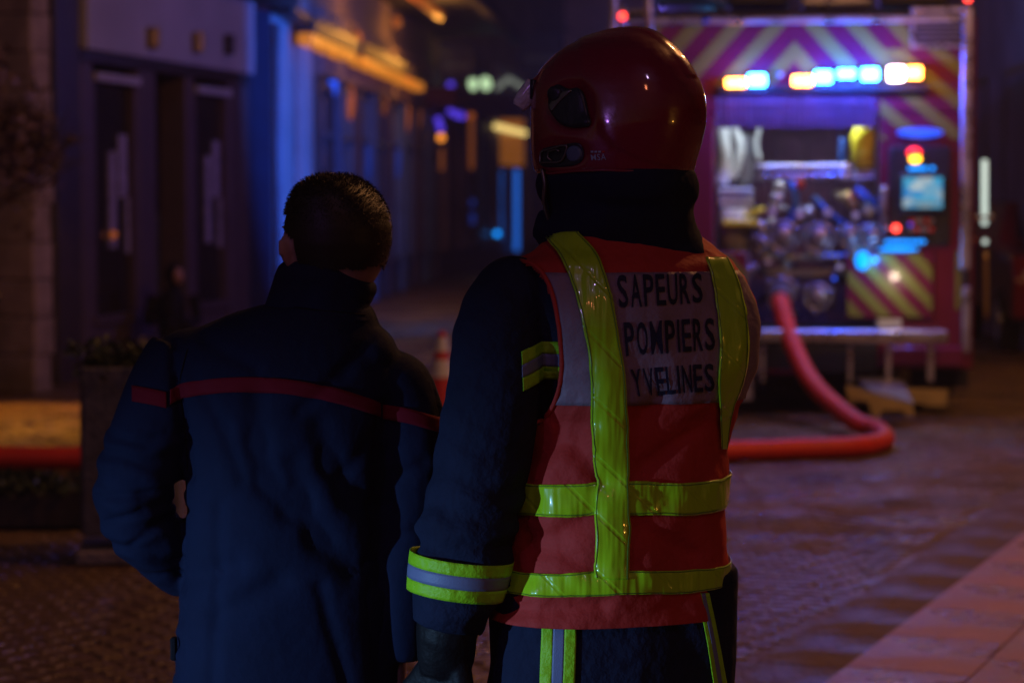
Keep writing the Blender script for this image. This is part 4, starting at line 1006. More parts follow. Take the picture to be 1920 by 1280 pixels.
light('door_fill_light', 'POINT', TM @ Vector((T(1680, 520)[0], -.32, T(1680, 520)[1])), 2.2, (1, .75, .55), .03)  # unseen warm fill added to brighten the locker door
light('tray_light', 'POINT', TM @ Vector((T(1725, 252)[0], -.13, T(1725, 252)[1])), .5, (.05, .10, 1), .02)
# lower chevron locker doors
def door(px0, px1):
    d = tbox('locker_door', M['truckred'], px0 - 3, 472, px1 + 3, 598, -.035, -.001, bev=.01)
    x0, z1 = T(px0, 476, -.036); x1, z0 = T(px1, 594, -.036)
    for k in range(-6, 8):
        a = x0 + k * .20; H = z1 - z0; p = clip([(a, z1), (a + .10, z1), (a + .10 + H * .95, z0), (a + H * .95, z0)], x0, x1, z0, z1)
        if len(p) >= 3 and max(q[0] for q in p) - min(q[0] for q in p) > .02: MB().prism(p, -.040, -.036).build('chevron_stripe', M['yellowfilm'], d)
    return d
door(1590, 1747); door(1236, 1400)
MB().ell(tp(1617, 488, -.05), (.05, .02, .07)).build('blue_side_lamp', M['e_cyan'], truck, smooth=True)
tbox('reflector_strip', M['yellowfilm'], 1792, 470, 1801, 580, -.006, -.001, bev=.001)
tbox('number_plate', M['whitepl'], 1645, 598, 1690, 616, -.03, -.002, bev=.003)
# step beam, struts, folding step
for a, b in ((1425, 1779), (1205, 1424)): tbox('step_beam', M['alu'], a, 618, b - 1, 644, -.42, -.20, bev=.012)
for x, w_ in ((1594, 8), (1666, 10), (1745, 12), (1430, 8)): tbox('step_strut', M['alu'], x - w_ / 2, 646, x + w_ / 2, 716, -.36, -.30, bev=.004)
stp = MB().prism([T(1586, 716), T(1772, 722), T(1768, 752), T(1735, 752), T(1700, 742), T(1590, 748)], -.40, -.36).build('folding_step', M['beige'], truck)
pl = MB(); a, b, c_, d = tp(1604, 712, -.36), tp(1690, 716, -.36), tp(1712, 760, -.75), tp(1632, 738, -.75)
pl.add([a, b, c_, d], [(0, 1, 2, 3)]).build('step_plate', M['steel'], stp, solid=.02)
MB().prism([T(1586, 722, -.76), T(1712, 757, -.76), T(1714, 778, -.76), T(1700, 780, -.76), T(1694, 769, -.76), T(1654, 768, -.76), T(1648, 782, -.76), T(1636, 780, -.76), T(1628, 752, -.76), T(1590, 745, -.76)], -.79, -.76).build('step_edge', M['beige'], stp)
tbox('bracket', M['alu'], 1396, 648, 1424, 700, -.3, -.2, bev=.01); tbox('bracket', M['alu'], 1376, 700, 1412, 752, -.3, -.2, bev=.01)
tbox('bumper_panel', M['truckred'], 1656, 648, 1809, 690, -.05, -.001, bev=.02)
tbox('axle_beam', M['truckdark'], 1430, 646, 1650, 700, .02, .12)
tbox('tow_bar', M['redband'], 1436, 694, 1490, 703, -.02, .10)
def wheel(x, y):
    ZC = .50; wq = MB(); wq.tube([(x - .15, y, ZC), (x - .12, y, ZC), (x + .12, y, ZC), (x + .15, y, ZC)], [.44, .49, .49, .44], 36)
    o = wq.build('wheel', M['rubber'], truck, smooth=False); MB().cyl((x + (.155 if x > 0 else -.155), y, ZC), .27, .02, 'x', 28).build('rim', M['alu'], o)
    for k in range(24):
        a = k * math.pi / 12; MB().box((x, y + .49 * math.cos(a), ZC + .49 * math.sin(a)), (.24, .06, .02), mtx=Matrix.Rotation(a - math.pi / 2, 4, 'X')).build('tread_block', M['rubber'], o) if k < 24 else None
for y in (1.4, L_ - 1.6):
    for s_ in (-1, 1): wheel(s_ * (HW - .20), y)
for s_ in (-1, 1): MB().box((s_ * (HW - .20), .55, .42), (.42, .015, .5)).build('mud_flap', M['rubber'], truck)
# mirror arm and glowing strip on the right flank, far forward on the cab
cab = L_ - .6
fl = MB().box((HW + .20, cab, 1.95), (.30, .06, .05), bev=.01).build('mirror_arm', M['truckdark'], truck)
def tq(px, py, y): return tp(px, py, y)
ft = MB().tube([tq(1846, 300, 1.2), tq(1846, 422, 1.2)], .022, 12).build('glow_strip', M['e_pale'], truck, smooth=True)  # reflective strip whose shine is put in as emission
ttube('tube_bracket', M['alu'], [(1826, 408, 1.15), (1862, 408, 1.2)], .016)
for x in (1833, 1858): MB().ell(tp(x, 408, 1.13), (.022, .02, .03)).build('bracket_clamp', M['alu'], truck, smooth=True)
dot('side_marker', M['e_dimor2'] if 'e_dimor2' in M else M['e_sod'], 1823, 449, .022, .9); dot('side_marker', M['e_pale'], 1847, 453, .02, 1.15)
ttube('grab_rail', M['brass'], [(1848, 470, 1.2), (1849, 600, 1.2)], .02)

# ================================================================== RED DELIVERY HOSE
def G(px, py, z=.06):
    d = ray(px, py); t = (z - CAM.z) / d.z; return CAM + d * t
o0 = TM @ Vector(tp(1465, 548, -.02)); o1 = TM @ Vector(tp(1463, 566, -.20))
hp = [tuple(o0), tuple(o1), tuple(TM @ Vector(tp(1484, 640, -.42))), tuple(TM @ Vector(tp(1525, 720, -.75)))]
g1 = G(1600, 788, .10); g2_ = G(1645, 806, .065); g3 = G(1656, 826, .062); g4 = G(1600, 838, .062); g5 = G(1480, 842, .062); g6 = G(1360, 846, .062); g7 = G(900, 856, .062); g8 = G(400, 858, .062); g9 = G(-60, 857, .062); g10 = G(-700, 850, .062)
hosep = catmull(hp + [tuple(q) for q in (g1, g2_, g3, g4, g5, g6, g7, g8, g9, g10)], 12)
hz = MB().tube(hosep, [.064 + .0035 * noise.noise(p * 3.1) for p in hosep], 20).build('fire_hose', M['hosered'], None, smooth=True)
tag(hz, 'thick red delivery hose running from the engine outlet down and across the paving', 'hose')
cpl = MB().tube([Vector(o0) + Vector((0, .02, 0)), o1], .085, 20).build('coupling', M['steel'], hz, smooth=False)

# ================================================================== TRAFFIC CONE
ck = G(829, 838, 0); cone = thing('traffic_cone', 'red and white traffic cone standing behind the two men', 'cone', (ck.x, ck.y, 0))
prof = [(.70, .022), (.62, .034), (.615, .034), (.53, .050), (.48, .058), (.38, .075), (.05, .135), (.03, .14)]
def cz(name, z0, z1, m):
    f = lambda z: np.interp(z, [.05, .72], [.135, .02]) + (.003 if m is M['whitepl'] else 0); MB().tube([(0, 0, z0), (0, 0, z1)], [f(z0), f(z1)], 28).build(name, m, cone, smooth=False)
cz('cone_body', .03, .73, M['conered']); cz('white_band', .60, .69, M['whitepl']); cz('white_band', .44, .55, M['whitepl']); MB().box((0, 0, .015), (.36, .36, .03), bev=.01).build('foot', M['conered'], cone)

# ================================================================== PLANTER AND LOW PLANTS (left)
pc = at(243, 1030, 10.35); pl_ = thing('stone_planter', 'square grey granite planter behind the bare-headed man', 'planter', (pc.x, 10.45, 0), R(6))
hgt = .84
for s_ in ((0, -.19, .40, .04), (0, .19, .40, .04), (-.19, 0, .04, .34), (.19, 0, .04, .34)): MB().box((s_[0], s_[1], hgt / 2 + .06), (s_[2], s_[3], hgt - .12), bev=.008).build('side_slab', M['concrete'], pl_)
MB().box((0, 0, .03), (.46, .46, .06), bev=.01).build('plinth', M['stone'], pl_); MB().box((0, 0, hgt - .06), (.335, .335, .03)).build('soil', M['ground'], pl_)
def leafball(name, m, c, r, n, size, parent=None, label=None, cat=None, seed=1, lobes=5, kind=None):
    q = random.Random(seed); mb = MB(); L = [(Vector(c) + Vector((q.uniform(-1, 1) * r[0] * .6, q.uniform(-1, 1) * r[1] * .6, q.uniform(-1, 1) * r[2] * .6)), q.uniform(.35, .6)) for _ in range(lobes)]
    for k in range(n):
        c0, s_ = q.choice(L); d = Vector((q.gauss(0, 1), q.gauss(0, 1), q.gauss(0, 1))).normalized() * (q.random() ** .5)
        p = c0 + Vector((d.x * r[0], d.y * r[1], d.z * r[2])) * s_ * 1.3
        a = Vector((q.gauss(0, 1), q.gauss(0, 1), q.gauss(0, 1))).normalized(); b = a.cross(Vector((q.gauss(0, 1), q.gauss(0, 1), q.gauss(0, 1)))).normalized(); s2 = size * q.uniform(.6, 1.4)
        k0 = len(mb.v); mb.v += [tuple(p - a * s2), tuple(p + b * s2 * .45), tuple(p + a * s2), tuple(p - b * s2 * .45)]; mb.f.append((k0, k0 + 1, k0 + 2, k0 + 3))
    o = mb.build(name, m, parent, fixn=False)
    return tag(o, label, cat, kind=kind)
sh = thing('small_shrub', 'small dark evergreen shrub growing in the granite planter', 'shrub', (pc.x, 10.45, hgt - .05), R(6))
leafball('foliage', M['leaf'], (0, 0, .06), (.24, .22, .09), 900, .022, sh, seed=4, lobes=7, kind='stuff'); MB().tube([(0, 0, -.02), (.02, 0, .06)], .01, 8).build('stem', M['bark'], sh)
lc = G(40, 985, 0)
trg = thing('planting_trough', 'low dark trough of plants on the paving at the left edge', 'trough', (lc.x - .12, lc.y, 0), R(4))
MB().box((0, 0, .09), (1.0, .34, .18), bev=.02).build('trough_body', M['darkpaint'], trg)
lowp = thing('low_plants', 'dark low plants filling the trough at the left edge', 'plants', (lc.x - .12, lc.y, .18), R(4))
leafball('foliage', M['leaf'], (0, 0, .03), (.62, .22, .07), 1800, .028, lowp, seed=9, lobes=12, kind='stuff'); MB().tube([(0, 0, -.02), (.02, 0, .04)], .01, 8).build('stem', M['bark'], lowp)
# big dry-leaved shrub at the left edge, in a dark pot
tc_ = at(-25, 560, 16.8)
tc_.x -= .10
tre = thing('leafy_shrub', 'tall brown-leaved shrub at the left edge in front of the stone pier', 'shrub', (tc_.x, 16.9, 0))
def limb(mb, p, d, ln, r, dep, q, tips):
    e = p + d * ln; mb.tube([p, p.lerp(e, .5) + Vector((q.uniform(-.03, .03), 0, q.uniform(-.02, .02))), e], [r, r * .8, r * .6], 6); tips.append(e)
    if dep:
        for k in range(3):
            nd = (d + Vector((q.uniform(-.7, .7), q.uniform(-.7, .7), q.uniform(-.2, .5)))).normalized(); limb(mb, p.lerp(e, q.uniform(.45, 1)), nd, ln * .68, r * .6, dep - 1, q, tips)
br = MB(); tips = []; q = random.Random(8)
br.tube([(0, 0, .5), (.03, 0, 1.0), (.0, 0, 1.5)], [.05, .04, .035], 10)
for z in (1.0, 1.3, 1.5, 1.5):
    for k in range(2): limb(br, Vector((0, 0, z)), Vector((q.uniform(-.7, .7), q.uniform(-.4, .4), q.uniform(.3, 1))).normalized(), .55, .022, 3, q, tips)
br.build('branches', M['bark'], tre, smooth=True)
lf = MB()
for k in range(9000):
    t = q.choice(tips) * 1.0 + Vector((q.gauss(0, .10), q.gauss(0, .10), q.gauss(-.02, .12))); t.x *= .62
    if t.z > 2.2 and q.random() < .6: continue
    a = Vector((q.gauss(0, 1), q.gauss(0, 1), q.gauss(0, 1))).normalized(); b = a.cross(Vector((q.gauss(0, 1), q.gauss(0, 1), q.gauss(0, 1)))).normalized(); s2 = .035 * q.uniform(.6, 1.5); k0 = len(lf.v)
    lf.v += [tuple(t - a * s2), tuple(t + b * s2 * .6), tuple(t + a * s2), tuple(t - b * s2 * .6)]; lf.f.append((k0, k0 + 1, k0 + 2, k0 + 3))
tag(lf.build('foliage', M['dryleaf'], tre, fixn=False), kind='stuff')
pot = thing('tall_pot', 'tall dark pot holding the brown-leaved shrub', 'pot', (tc_.x - .22, 16.9, 0))
MB().tube([(0, 0, 0), (0, 0, .1), (0, 0, .8), (0, 0, .86)], [.26, .28, .36, .38], 28).build('pot_body', M['rubber'], pot, smooth=False); MB().torus((0, 0, .86), .36, .025, 'z').build('pot_rim', M['rubber'], pot, smooth=True)

# ================================================================== BUILDINGS
class Frame:
    def __init__(s, a, b, name, label, cat='building'):
        s.a = Vector((a[0], a[1], 0)); d = Vector((b[0] - a[0], b[1] - a[1], 0)); s.len = d.length; s.ang = math.atan2(d.y, d.x); s.d = d.normalized(); s.n = Vector((-s.d.y, s.d.x, 0))
        s.o = thing(name, label, cat, tuple(s.a), s.ang) if name else None
    def S(s, px, py=366, dy=0.0):
        d = ray(px, py); o = s.a + s.n * dy; t = (o - CAM).dot(s.n) / d.dot(s.n); p = CAM + d * t - s.a; return p.dot(s.d), p.z
    def box(s, name, m, s0, s1, z0, z1, y0, y1, parent=None, bev=0): return MB().box(((s0 + s1) / 2, (y0 + y1) / 2, (z0 + z1) / 2), (abs(s1 - s0), abs(y1 - y0), abs(z1 - z0)), bev=bev).build(name, m, parent or s.o)
    def win(s, s0, s1, z0, z1, frame='shoppaint', items=(), mull=0, fw=.07, dep=.12):
        f = s.box('window_frame', M[frame], s0, s1, z1 - fw, z1, -.02, dep); f.name = 'window'
        s.box('sill', M[frame], s0, s1, z0, z0 + fw, -.05, dep, f); s.box('jamb', M[frame], s0, s0 + fw, z0 + fw + .002, z1 - fw - .002, -.02, dep, f); s.box('jamb', M[frame], s1 - fw, s1, z0 + fw + .002, z1 - fw - .002, -.02, dep, f)
        s.box('pane', M['glass'], s0 + fw, s1 - fw, z0 + fw, z1 - fw, .05, .06, f)
        for k in range(mull):
            x = s0 + (s1 - s0) * (k + 1) / (mull + 1); s.box('mullion', M[frame], x - .025, x + .025, z0 + fw + .002, z1 - fw - .002, .0, .045, f)
        return f
# --- A: near shop with white fascia
A = Frame((-3.68 - .94 * .35, 20.5 - 4.4 * .35), (-2.56, 25.74), 'corner_shop', 'shop with pale fascia and narrow glazed bays at left, behind the planter')
def zA(px, py, dy=0): return A.S(px, py, dy)
sx = lambda px, dy=0: A.S(px, 366, dy)[0]
s100, s146, s170, s255, s290, s345, s360, s425, s461 = [sx(v) for v in (100, 147, 170, 255, 288, 345, 360, 425, 462)]
sm1 = -1.4
A.box('upper_wall', M['plaster2'], sm1, A.len, 3.62, 7.5, 0, .4)
A.box('fascia', M['fascia'], s146, s461, 2.80, 3.55, -.10, .10, bev=.01); A.box('cornice', M['darkpaint'], s146 - .1, A.len + .05, 3.555, 3.66, -.32, .0, bev=.02); A.box('cornice', M['roof'], s146 - .1, A.len + .05, 3.665, 3.72, -.42, .0, bev=.01)
A.box('lintel', M['darkpaint'], s146, s461, 2.70, 2.796, -.04, .3)
A.box('end_panel', M['navypaint'], s461 + .003, A.len - .02, 0, 3.5, -.02, .3, bev=.01)
A.box('pier', M['darkpaint'], s100, s146 - .003, 0, 3.61, -.03, .3, bev=.01)
for a, b in ((s146, s170), (s255, s290), (s345, s360), (s425, s461)): A.box('pilaster', M['shoppaint'], a, b, 0, 2.697, -.03, .25, bev=.012)
for a, b in ((s170, s255), (s360, s425)):
    f = A.win(a + .003, b - .003, .45, 2.62, 'shoppaint'); A.box('transom', M['fascia'], a + .02, b - .02, 2.55, 2.62, -.07, -.022, f); A.box('stall_riser', M['shoppaint'], a + .003, b - .003, 0, .447, .0, .2, f)
    sh_ = A.box('shop_interior', M['interior'], a - .4, b + .4, .05, 2.68, .9, .95, f); tag(sh_, None)
    for k, (u, v, w_, h_) in enumerate(((.70, 1.55, .16, .62), (.48, 1.10, .14, .95), (.85, 1.05, .08, .55))):
        A.box('hanging_card', M['poster'], a + (b - a) * u, a + (b - a) * u + w_ * (b - a) * 1.1, v, v + h_ * .9, .030, .046, f)
A.box('door', M['darkpaint'], s290 + .003, s345 - .003, 0, 2.69, .30, .36)
A.box('door_glass', M['glass'], s290 + .15, s345 - .15, .6, 2.5, .28, .29)
dz = zA(212, 440, .02); 
h_ = MB().ell((dz[0], .02, dz[1]), (.035, .035, .035)).build('small_lamp', M['e_dimor'], A.o, smooth=True)
for px_, py_ in ((290, 72), (374, 80), (432, 84)):
    a = zA(px_, py_, -.16); g_ = A.box('fascia_lamp', M['brass'] if px_ < 400 else M['darkpaint'], a[0] - .05, a[0] + .05, a[1] - .10, a[1] + .10, -.2, -.103, bev=.02)
# stone pier with quoins
B = Frame((-4.02 - .2, 18.35), (-3.93, 18.9), 'stone_pier', 'pale quoined stone pier at the far left beside the dark shop front', 'pier')
b0 = B.S(56)[0]; b1 = B.S(92)[0]
for k in range(17):
    j = .03 * (k % 2); B.box('stone_block', M['stone'], b0 + .0, b1 + j - .01, .0 + k * .30, .294 + k * .30, -.02 - .01 * (k % 3), .45, bev=.012)
wl = thing('plain_wall', 'plain brown rendered wall running out of the left edge', 'wall', (-4.35, 18.9, 0), R(80)); MB().box((-3.5, .25, 3), (7, .5, 6)).build('wall_face', M['plaster2'], wl)
MB().box((.75, .25, 3), (1.4, .4, 6)).build('wall_face', M['darkpaint'], wl)
# --- blue lit rendered building
C_ = Frame((-2.57, 25.9), (-2.50, 30.0), 'rendered_house', 'smooth rendered house front glowing blue between the two shops')
c0 = 0; C_.box('wall', M['plaster'], .05, C_.len, 0, 7.5, 0, .5)
C_.box('pier', M['plaster'], C_.S(552)[0], C_.S(570)[0], 0, 3.5, -.12, -.003, bev=.02); C_.box('ledge', M['darkpaint'], 0, C_.len, 3.50, 3.62, -.25, -.003, bev=.02)

dp = C_.o; MB().tube([(.06, -.05, 0), (.06, -.05, 3.4)], .04, 12).build('downpipe', M['bluepaint'], dp, smooth=True)
# --- D: long shop range
D = Frame((-2.46, 30.0), (-1.45, 45.5), 'shop_terrace', 'long row of blue-grey shop fronts with amber lit fascia troughs')
D.box('upper_wall', M['plaster2'], 0, D.len, 3.9, 9, 0, .5)
nb = 8; bay = D.len / nb
for k in range(nb + 1):
    s0 = k * bay - .13; D.box('pilaster', M['bluepaint' if k % 2 else 'shoppaint'], s0, s0 + .26, 0, 3.05, -.10, .25, bev=.02)
for k in range(nb):
    a, b = k * bay + .135, (k + 1) * bay - .135; f = D.win(a, b, .5, 3.0, 'bluepaint' if k % 3 else 'shoppaint', mull=2); D.box('stall_riser', M['bluepaint'], a, b, 0, .497, .0, .2, f); D.box('transom', M['bluepaint'], a + .075, b - .075, 2.30, 2.38, -.03, .048, f)
    D.box('shop_interior', M['interior'], a - .1, b + .1, .1, 3.0, .9, .95, f)
    if k % 2 == 0: D.box('blind', M['poster'], a + .3, b - .5, 1.9 - .3 * (k % 3), 2.8, .030, .046, f)
D.box('fascia', M['plaster2'], 0, D.len, 3.06, 3.895, -.12, .05, bev=.01)
for a, b in ((582, 664), (675, 760), (766, 792)):
    s0, s1 = D.S(a, 366, -.3)[0], D.S(b, 366, -.3)[0]; tr_ = D.box('light_trough', M['darkpaint'], s0, s1, 3.42, 3.60, -.36, -.125, bev=.01)
    n_ = max(2, int((s1 - s0) / .6))
    for k in range(n_):
        u0 = s0 + (s1 - s0) * k / n_; u1 = s0 + (s1 - s0) * (k + 1) / n_ - .04; D.box('trough_lamp', M['e_sodtrough'], u0, u1, 3.28 + .02 * (k % 2), 3.415, -.34, -.16, tr_, bev=.02)
D.box('awning_ridge', M['roof'], D.S(700)[0], D.len, 4.55, 4.62, -1.6, 0); D.box('awning_edge', M['roof'], 0, D.len, 4.35, 4.54, -1.65, -1.5)
a = D.S(759, 20, -1.0); tr_ = D.box('eaves_lamp', M['e_dimor'], D.S(760, 366, -.9)[0], D.S(820, 366, -.9)[0], 4.2, 4.3, -1.0, -.9)
for px_, py_, rr3, m in ((624, 92, .06, 'e_sod'), (656, 88, .06, 'e_dimor'), (744, 42, .07, 'e_dimor'), (670, 70, .06, 'e_dimor')):
    a = D.S(px_, py_, -.25); o = MB().ell((a[0], -.25, a[1]), (rr3, rr3, rr3 * 1.4)).build('wall_lantern', M[m], D.o, smooth=True); MB().tube([(a[0], -.25, a[1] + .08), (a[0], -.12, a[1] + .16)], .012, 6).build('lantern_arm', M['darkpaint'], o)
for px_, py_, m in ((657, 185, 'e_dimor'), (630, 195, 'e_dimor'), (700, 230, 'e_dimor2'), (720, 180, 'e_dimor2'), (745, 300, 'e_dimblue2'), (690, 300, 'e_dimblue2'), (785, 210, 'e_dimor2'), (624, 140, 'e_dimblue'), (762, 215, 'e_dimor'), (671, 171, 'poster'), (781, 248, 'poster')):
    a = D.S(px_, py_, .0); MB().ell((a[0], .0, a[1]), (.06, .06, .07 if m[:5] != 'e_dim' else .30)).build('window_glow', M[m], D.o, smooth=True)  # glowing blobs on the panes stand in for coloured window reflections
for px_, py_ in ((700, 40), (745, 60)):
    a = D.S(px_, 366)[0]; D.win(a - .8, a + .8, 4.9, 6.8, 'darkpaint')
light('fascia_lamp_light', 'POINT', D.a + D.d * D.S(640)[0] - D.n * .9 + Vector((0, 0, 3.75)), 34, SOD, .1)
light('fascia_lamp_light', 'POINT', D.a + D.d * D.S(725)[0] - D.n * .9 + Vector((0, 0, 3.75)), 44, SOD, .1)
# --- E: far range turning across the street end
Ef = Frame((-1.40, 45.8), (1.3, 60), 'far_shops', 'far shop fronts with maroon canopy, lit yellow tube and amber panel')
Ef.box('upper_wall', M['plaster2'], 0, Ef.len, 4.1, 10, 0, .5); Ef.box('base_wall', M['shoppaint'], 0, Ef.len, 0, .5, .0, .3)
es = lambda px, py=366, dy=0: Ef.S(px, py, dy)
for a, b in ((832, 845), (858, 880), (893, 912), (921, 931), (984, 1000)): Ef.box('pilaster', M['plaster2' if a != 893 else 'bluepaint'], es(a)[0], es(b)[0], .5, 4.09, -.08, .2, bev=.02)
for a, b in ((846, 857), (881, 892), (913, 920), (932, 983), (1001, 1040)): Ef.win(es(a)[0] + .01, es(b)[0] - .01, .55, 4.0, 'darkpaint', fw=.05)
a, z = es(930, 260, -.02); b, z2 = es(984, 312, -.02); Ef.box('amber_panel', M['e_orangepanel'], a + .1, b - .1, z2, z + .6, -.02, .01)  # orange light falling on the panel is put in as emission
p0, p1 = es(930, 237, -.15), es(984, 250, -.15); MB().tube([(p0[0], -.15, p0[1]), (p1[0], -.15, p1[1])], .065, 10).build('yellow_tube_lamp', M['e_warm'], Ef.o, smooth=True)
p0, p1 = es(968, 318, -.12), es(968, 470, -.12); Ef.box('blue_light_column', M['e_bluetube'], p0[0] - .17, p0[0] + .17, p1[1], p0[1], -.16, -.1)
p = es(932, 438, -.2); MB().ell((p[0], -.2, p[1]), (.06, .06, .06)).build('blue_dot_lamp', M['e_cyan'], Ef.o, smooth=True)
for px_, py_, m in ((827, 258, 'e_sod'), (826, 240, 'e_violet'), (822, 226, 'e_violet'), (845, 208, 'e_violet'), (855, 215, 'e_violet'), (866, 218, 'e_violet'), (883, 218, 'e_dimor'), (845, 160, 'e_violet')):
    q = es(px_, py_, -.5); MB().ell((q[0], -.5, q[1]), (.07, .07, .07)).build('string_lamp', M[m], Ef.o, smooth=True)
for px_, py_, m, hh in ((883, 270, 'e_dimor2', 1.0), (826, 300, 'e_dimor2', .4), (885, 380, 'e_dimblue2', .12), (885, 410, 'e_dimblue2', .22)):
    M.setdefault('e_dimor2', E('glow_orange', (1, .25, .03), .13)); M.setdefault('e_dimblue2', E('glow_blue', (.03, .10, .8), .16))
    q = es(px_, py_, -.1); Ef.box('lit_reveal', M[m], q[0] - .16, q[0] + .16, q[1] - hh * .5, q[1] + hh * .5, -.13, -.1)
c0_, c1_ = es(842, 180, -.9), es(992, 180, -.9)
cn = MB().box(((c0_[0] + c1_[0]) / 2, -.55, c0_[1]), (c1_[0] - c0_[0], .9, .32), bev=.03).build('canopy', M['awning'], Ef.o)
for px_, w_, m in ((887, .16, 'e_green'), (911, .34, 'e_green')):
    q = es(px_, 157, -.9); MB().ell((q[0], -.9, q[1]), (w_, .08, .13)).build('canopy_lamp', M[m], Ef.o, smooth=True)
zz = [es(x, y, -.8) for x, y in ((932, 166), (954, 148), (984, 166))]; MB().tube([(a, -.8, b) for a, b in zz], .05, 8).build('zigzag_sign', M['e_zig'], Ef.o, smooth=True)
bx_ = es(958, 157, -.7); Ef.box('sign_board', M['poster'], es(925, 366, -.7)[0], es(990, 366, -.7)[0], bx_[1] - .2, bx_[1] + .3, -.75, -.70)
# hanging signs
def hsign(px0, py0, px1, py1, Y, label):
    p0, p1 = at(px0, py0, Y), at(px1, py1, Y); o = thing('hanging_sign', label, 'sign', ((p0.x + p1.x) / 2, Y, 0), 0, 'hanging shop signs'); z0, z1 = p1.z, p0.z
    MB().box((0, 0, (z0 + z1) / 2), (p1.x - p0.x, .12, z1 - z0), bev=.02).build('sign_board', M['signblue'], o); MB().box((0, -.065, (z0 + z1) / 2 - .1), ((p1.x - p0.x) * .7, .01, (z1 - z0) * .15)).build('sign_band', M['bluepaint'], o)
    MB().tube([(-.6 if px0 < 900 else .7, .2, z1 + .1), (0, 0, z1 + .1), (0, 0, z1 - .02)], .025, 8).build('sign_arm', M['darkpaint'], o)
hsign(822, 80, 892, 148, 44, 'dark blue hanging sign above the row of amber lit shop fronts'); hsign(972, 64, 1052, 140, 54, 'blue square sign hanging to the left of the helmet')
# --- F: building closing the street, behind the engine
Fb = Frame((-4, 74), (26, 71), 'street_end_building', 'dim mauve building closing the street beyond the fire engine')
Fb.box('wall', M['farwall'], 0, Fb.len, 0, 14, 0, .6); Fb.box('roof', M['roof'], -.3, Fb.len + .3, 14.003, 14.4, -.5, 1)
for r_i in range(4):
    for c_i in range(10):
        a = 1.2 + c_i * 2.9; z = 1.2 + r_i * 3.2; f = Fb.win(a, a + 1.2, z, z + 1.9, 'darkpaint', mull=1)
# --- G: buildings on the right
Gf = Frame((6.35, 44), (5.05, 22.0), 'right_hand_building', 'dark building front beyond the right side of the fire engine')
Gf.box('wall', M['plaster2'], 0, Gf.len, 0, 9, 0, .6)
for k in range(6):
    a = 1.0 + k * 3.4; f = Gf.win(a, a + 2.0, .8, 2.9, 'darkpaint', mull=1); f = Gf.win(a + .2, a + 1.6, 4.2, 6.2, 'darkpaint', mull=1)
q0 = at(1888, 60, 27); st_ = thing('glow_column', 'tall column with glowing orange upper shaft at the top right corner', 'column', (q0.x, 27, 0)); zz0 = at(1888, 124, 27).z
MB().tube([(0, 0, 0), (0, 0, zz0)], .07, 12).build('shaft', M['darkpaint'], st_); MB().tube([(0, 0, zz0 + .003), (0, 0, 6)], .05, 12).build('glow_shaft', M['e_dimor'], st_)  # orange light on the upper shaft is put in as emission
for px_, py_, Y, m, lab in ((1875, 104, 27, 'e_dimor', 'orange globe lamp below the lit column'), (1873, 241, 30, 'e_dimor', 'small orange lamp on the dark right-hand front')):
    p = at(px_, py_, Y); o = thing('globe_lamp', lab, 'lamp', (p.x, Y, p.z), 0, 'orange lamps on the right-hand front'); MB().ell((0, 0, 0), (.07, .07, .08) if py_ < 200 else (.035, .035, .05)).build('globe', M[m], o, smooth=True); MB().tube([(0, 0, .05), (.1, .2, .12)], .012, 6).build('lamp_arm', M['darkpaint'], o)
# parked red car, partly out of frame on the right
cx = at(1925, 560, 24.5); car = thing('parked_car', 'dark red car with one white headlamp parked at the right edge', 'car', (cx.x + .62, 25.5, 0), R(-3))
prof = [(-2.0, .35), (-2.05, .75), (-1.9, .98), (-1.0, 1.08), (-.45, 1.5), (1.0, 1.52), (1.7, 1.1), (2.05, 1.0), (2.1, .4)]
cbm = MB(); k0 = 0
for wdt, sc in ((.86, 1.0),):
    for s_ in (-1, 1):
        for y, z in prof: cbm.v.append((s_ * (wdt - (.16 if z > 1.2 else 0)), y, z))
    n = len(prof); cbm.f.append(tuple(range(n))); cbm.f.append(tuple(range(n, 2 * n))[::-1])
    for i in range(n): j = (i + 1) % n; cbm.f.append((i, i + n, j + n, j))
bd = cbm.build('car_body', M['carred'], car)
md = bd.modifiers.new('b', 'BEVEL'); md.width = .05; md.segments = 3
MB().add([(-.66, -.98, 1.12), (.66, -.98, 1.12), (.60, -.50, 1.47), (-.60, -.50, 1.47)], [(0, 1, 2, 3)]).build('windscreen', M['carglass'], car, solid=.01)
for s_ in (-1, 1):
    h = MB().ell((s_ * .62, -2.02, .80), (.14, .05, .08)).build('headlamp', M['lens'], car, smooth=True)
    for y in (-1.3, 1.3): w_ = MB().cyl((s_ * .80, y, .32), .32, .2, 'x', 28).build('wheel', M['rubber'], car); MB().cyl((s_ * .90, y, .32), .19, .02, 'x', 20).build('hubcap', M['alu'], w_)
    MB().box((s_ * .97, -.75, 1.1), (.16, .08, .12), bev=.03).build('wing_mirror', M['carred'], car)
MB().box((0, -2.06, .50), (1.2, .03, .16), bev=.01).build('grille', M['rubber'], car)
p = at(1896, 408, 25.2); o = thing('white_lamp', 'small white lamp shining above the red car at the right edge', 'lamp', (p.x, 25.2, p.z)); MB().ell((0, 0, 0), (.075, .03, .03)).build('lens', M['e_pale'], o, smooth=True); MB().box((0, .06, -.02), (.2, .06, .12), bev=.02).build('lamp_housing', M['darkpaint'], o)
MB().tube([(0, .06, -.08), (0, .06, -p.z)], .02, 8).build('lamp_post', M['darkpaint'], o)
light('right_street_lamp', 'POINT', (6.0, 21.0, 3.4), 60, SOD, .15)
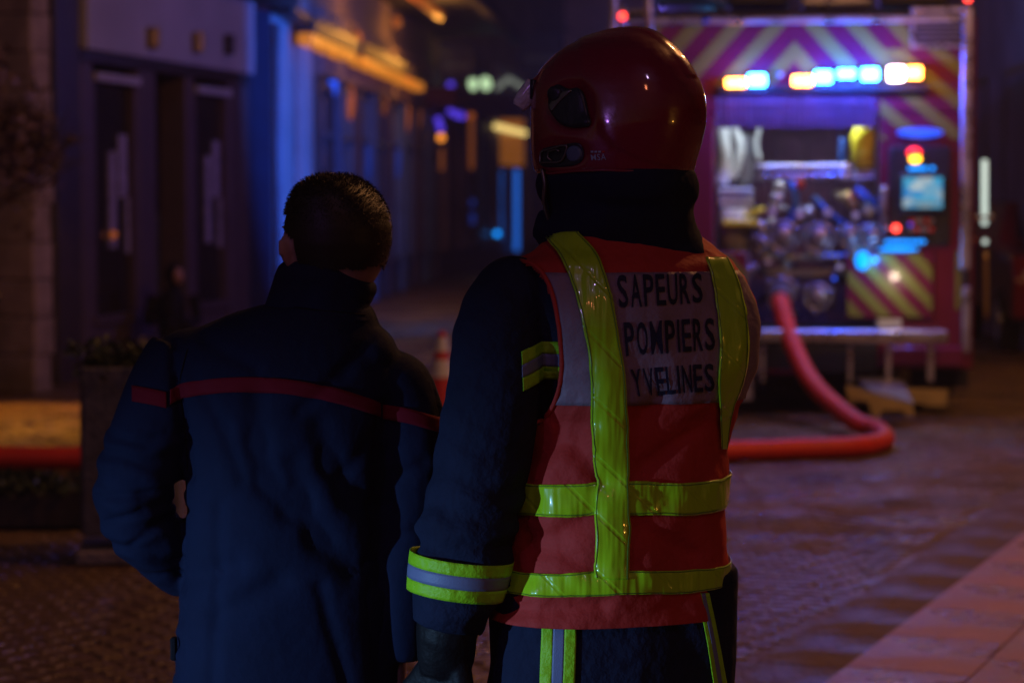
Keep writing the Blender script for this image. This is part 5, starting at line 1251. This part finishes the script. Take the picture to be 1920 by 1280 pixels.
# seated person in the doorway
sp = at(325, 560, 21.6); ps = Vector((sp.x, 21.6, 0)); z0 = at(325, 492, 21.6).z
mbp = MB(); hx = ps + Vector((0, 0, z0 - .11)); mbp.ell(hx, (.078, .09, .11)); mbp.tube([hx - Vector((0, 0, .09)), hx - Vector((0, 0, .17))], .055, 12)
tz = z0 - .30; mbp.tube([ps + Vector((-.03, .02, .40)), ps + Vector((-.02, .02, tz - .12)), ps + Vector((0, 0, tz + .04))], [(.17, .13), (.21, .13), (.12, .09)], 20) if tz > .3 else None
mbp.tube([ps + Vector((-.02, 0, .36)), ps + Vector((.04, -.40, .40)), ps + Vector((.05, -.44, .06))], [.11, .075, .05], 12); mbp.tube([ps + Vector((.10, 0, .36)), ps + Vector((.18, -.38, .40)), ps + Vector((.18, -.44, .06))], [.11, .075, .05], 12)
for s_ in (-1, 1): mbp.tube([ps + Vector((s_ * .18, 0, tz)), ps + Vector((s_ * .22, -.06, tz - .22)), ps + Vector((s_ * .10, -.30, tz - .20))], [.06, .05, .035], 12)
bo, bn = blob(mbp, .012, 3); sit = person_obj(bo, 'person', 'person in dark clothes sitting low in the shop doorway at left', ps, M['black'])
MB().ell(hx + Vector((.045, -.035, -.01)), (.05, .06, .075)).build('face', M['skin'], sit, smooth=True, world=True)
stpb = tag(MB().box((ps.x + .04, ps.y + .12, .15), (.7, .35, .30), bev=.01).build('door_step', M['stone'], None), 'stone step in the shop doorway under the seated person', 'step')

# ================================================================== HAZE
hzm = bpy.data.materials.new('haze_air'); hzm.use_nodes = True; hn_ = hzm.node_tree
for n_ in list(hn_.nodes): hn_.nodes.remove(n_)
ou = hn_.nodes.new('ShaderNodeOutputMaterial'); pv_ = hn_.nodes.new('ShaderNodeVolumePrincipled'); pv_.inputs['Color'].default_value = (.8, .8, .85, 1); pv_.inputs['Density'].default_value = .002; pv_.inputs['Anisotropy'].default_value = .3
hn_.links.new(pv_.outputs[0], ou.inputs['Volume'])
tag(MB().box((5, 40, 7), (60, 100, 16.2)).build('haze', hzm, None), kind='stuff')
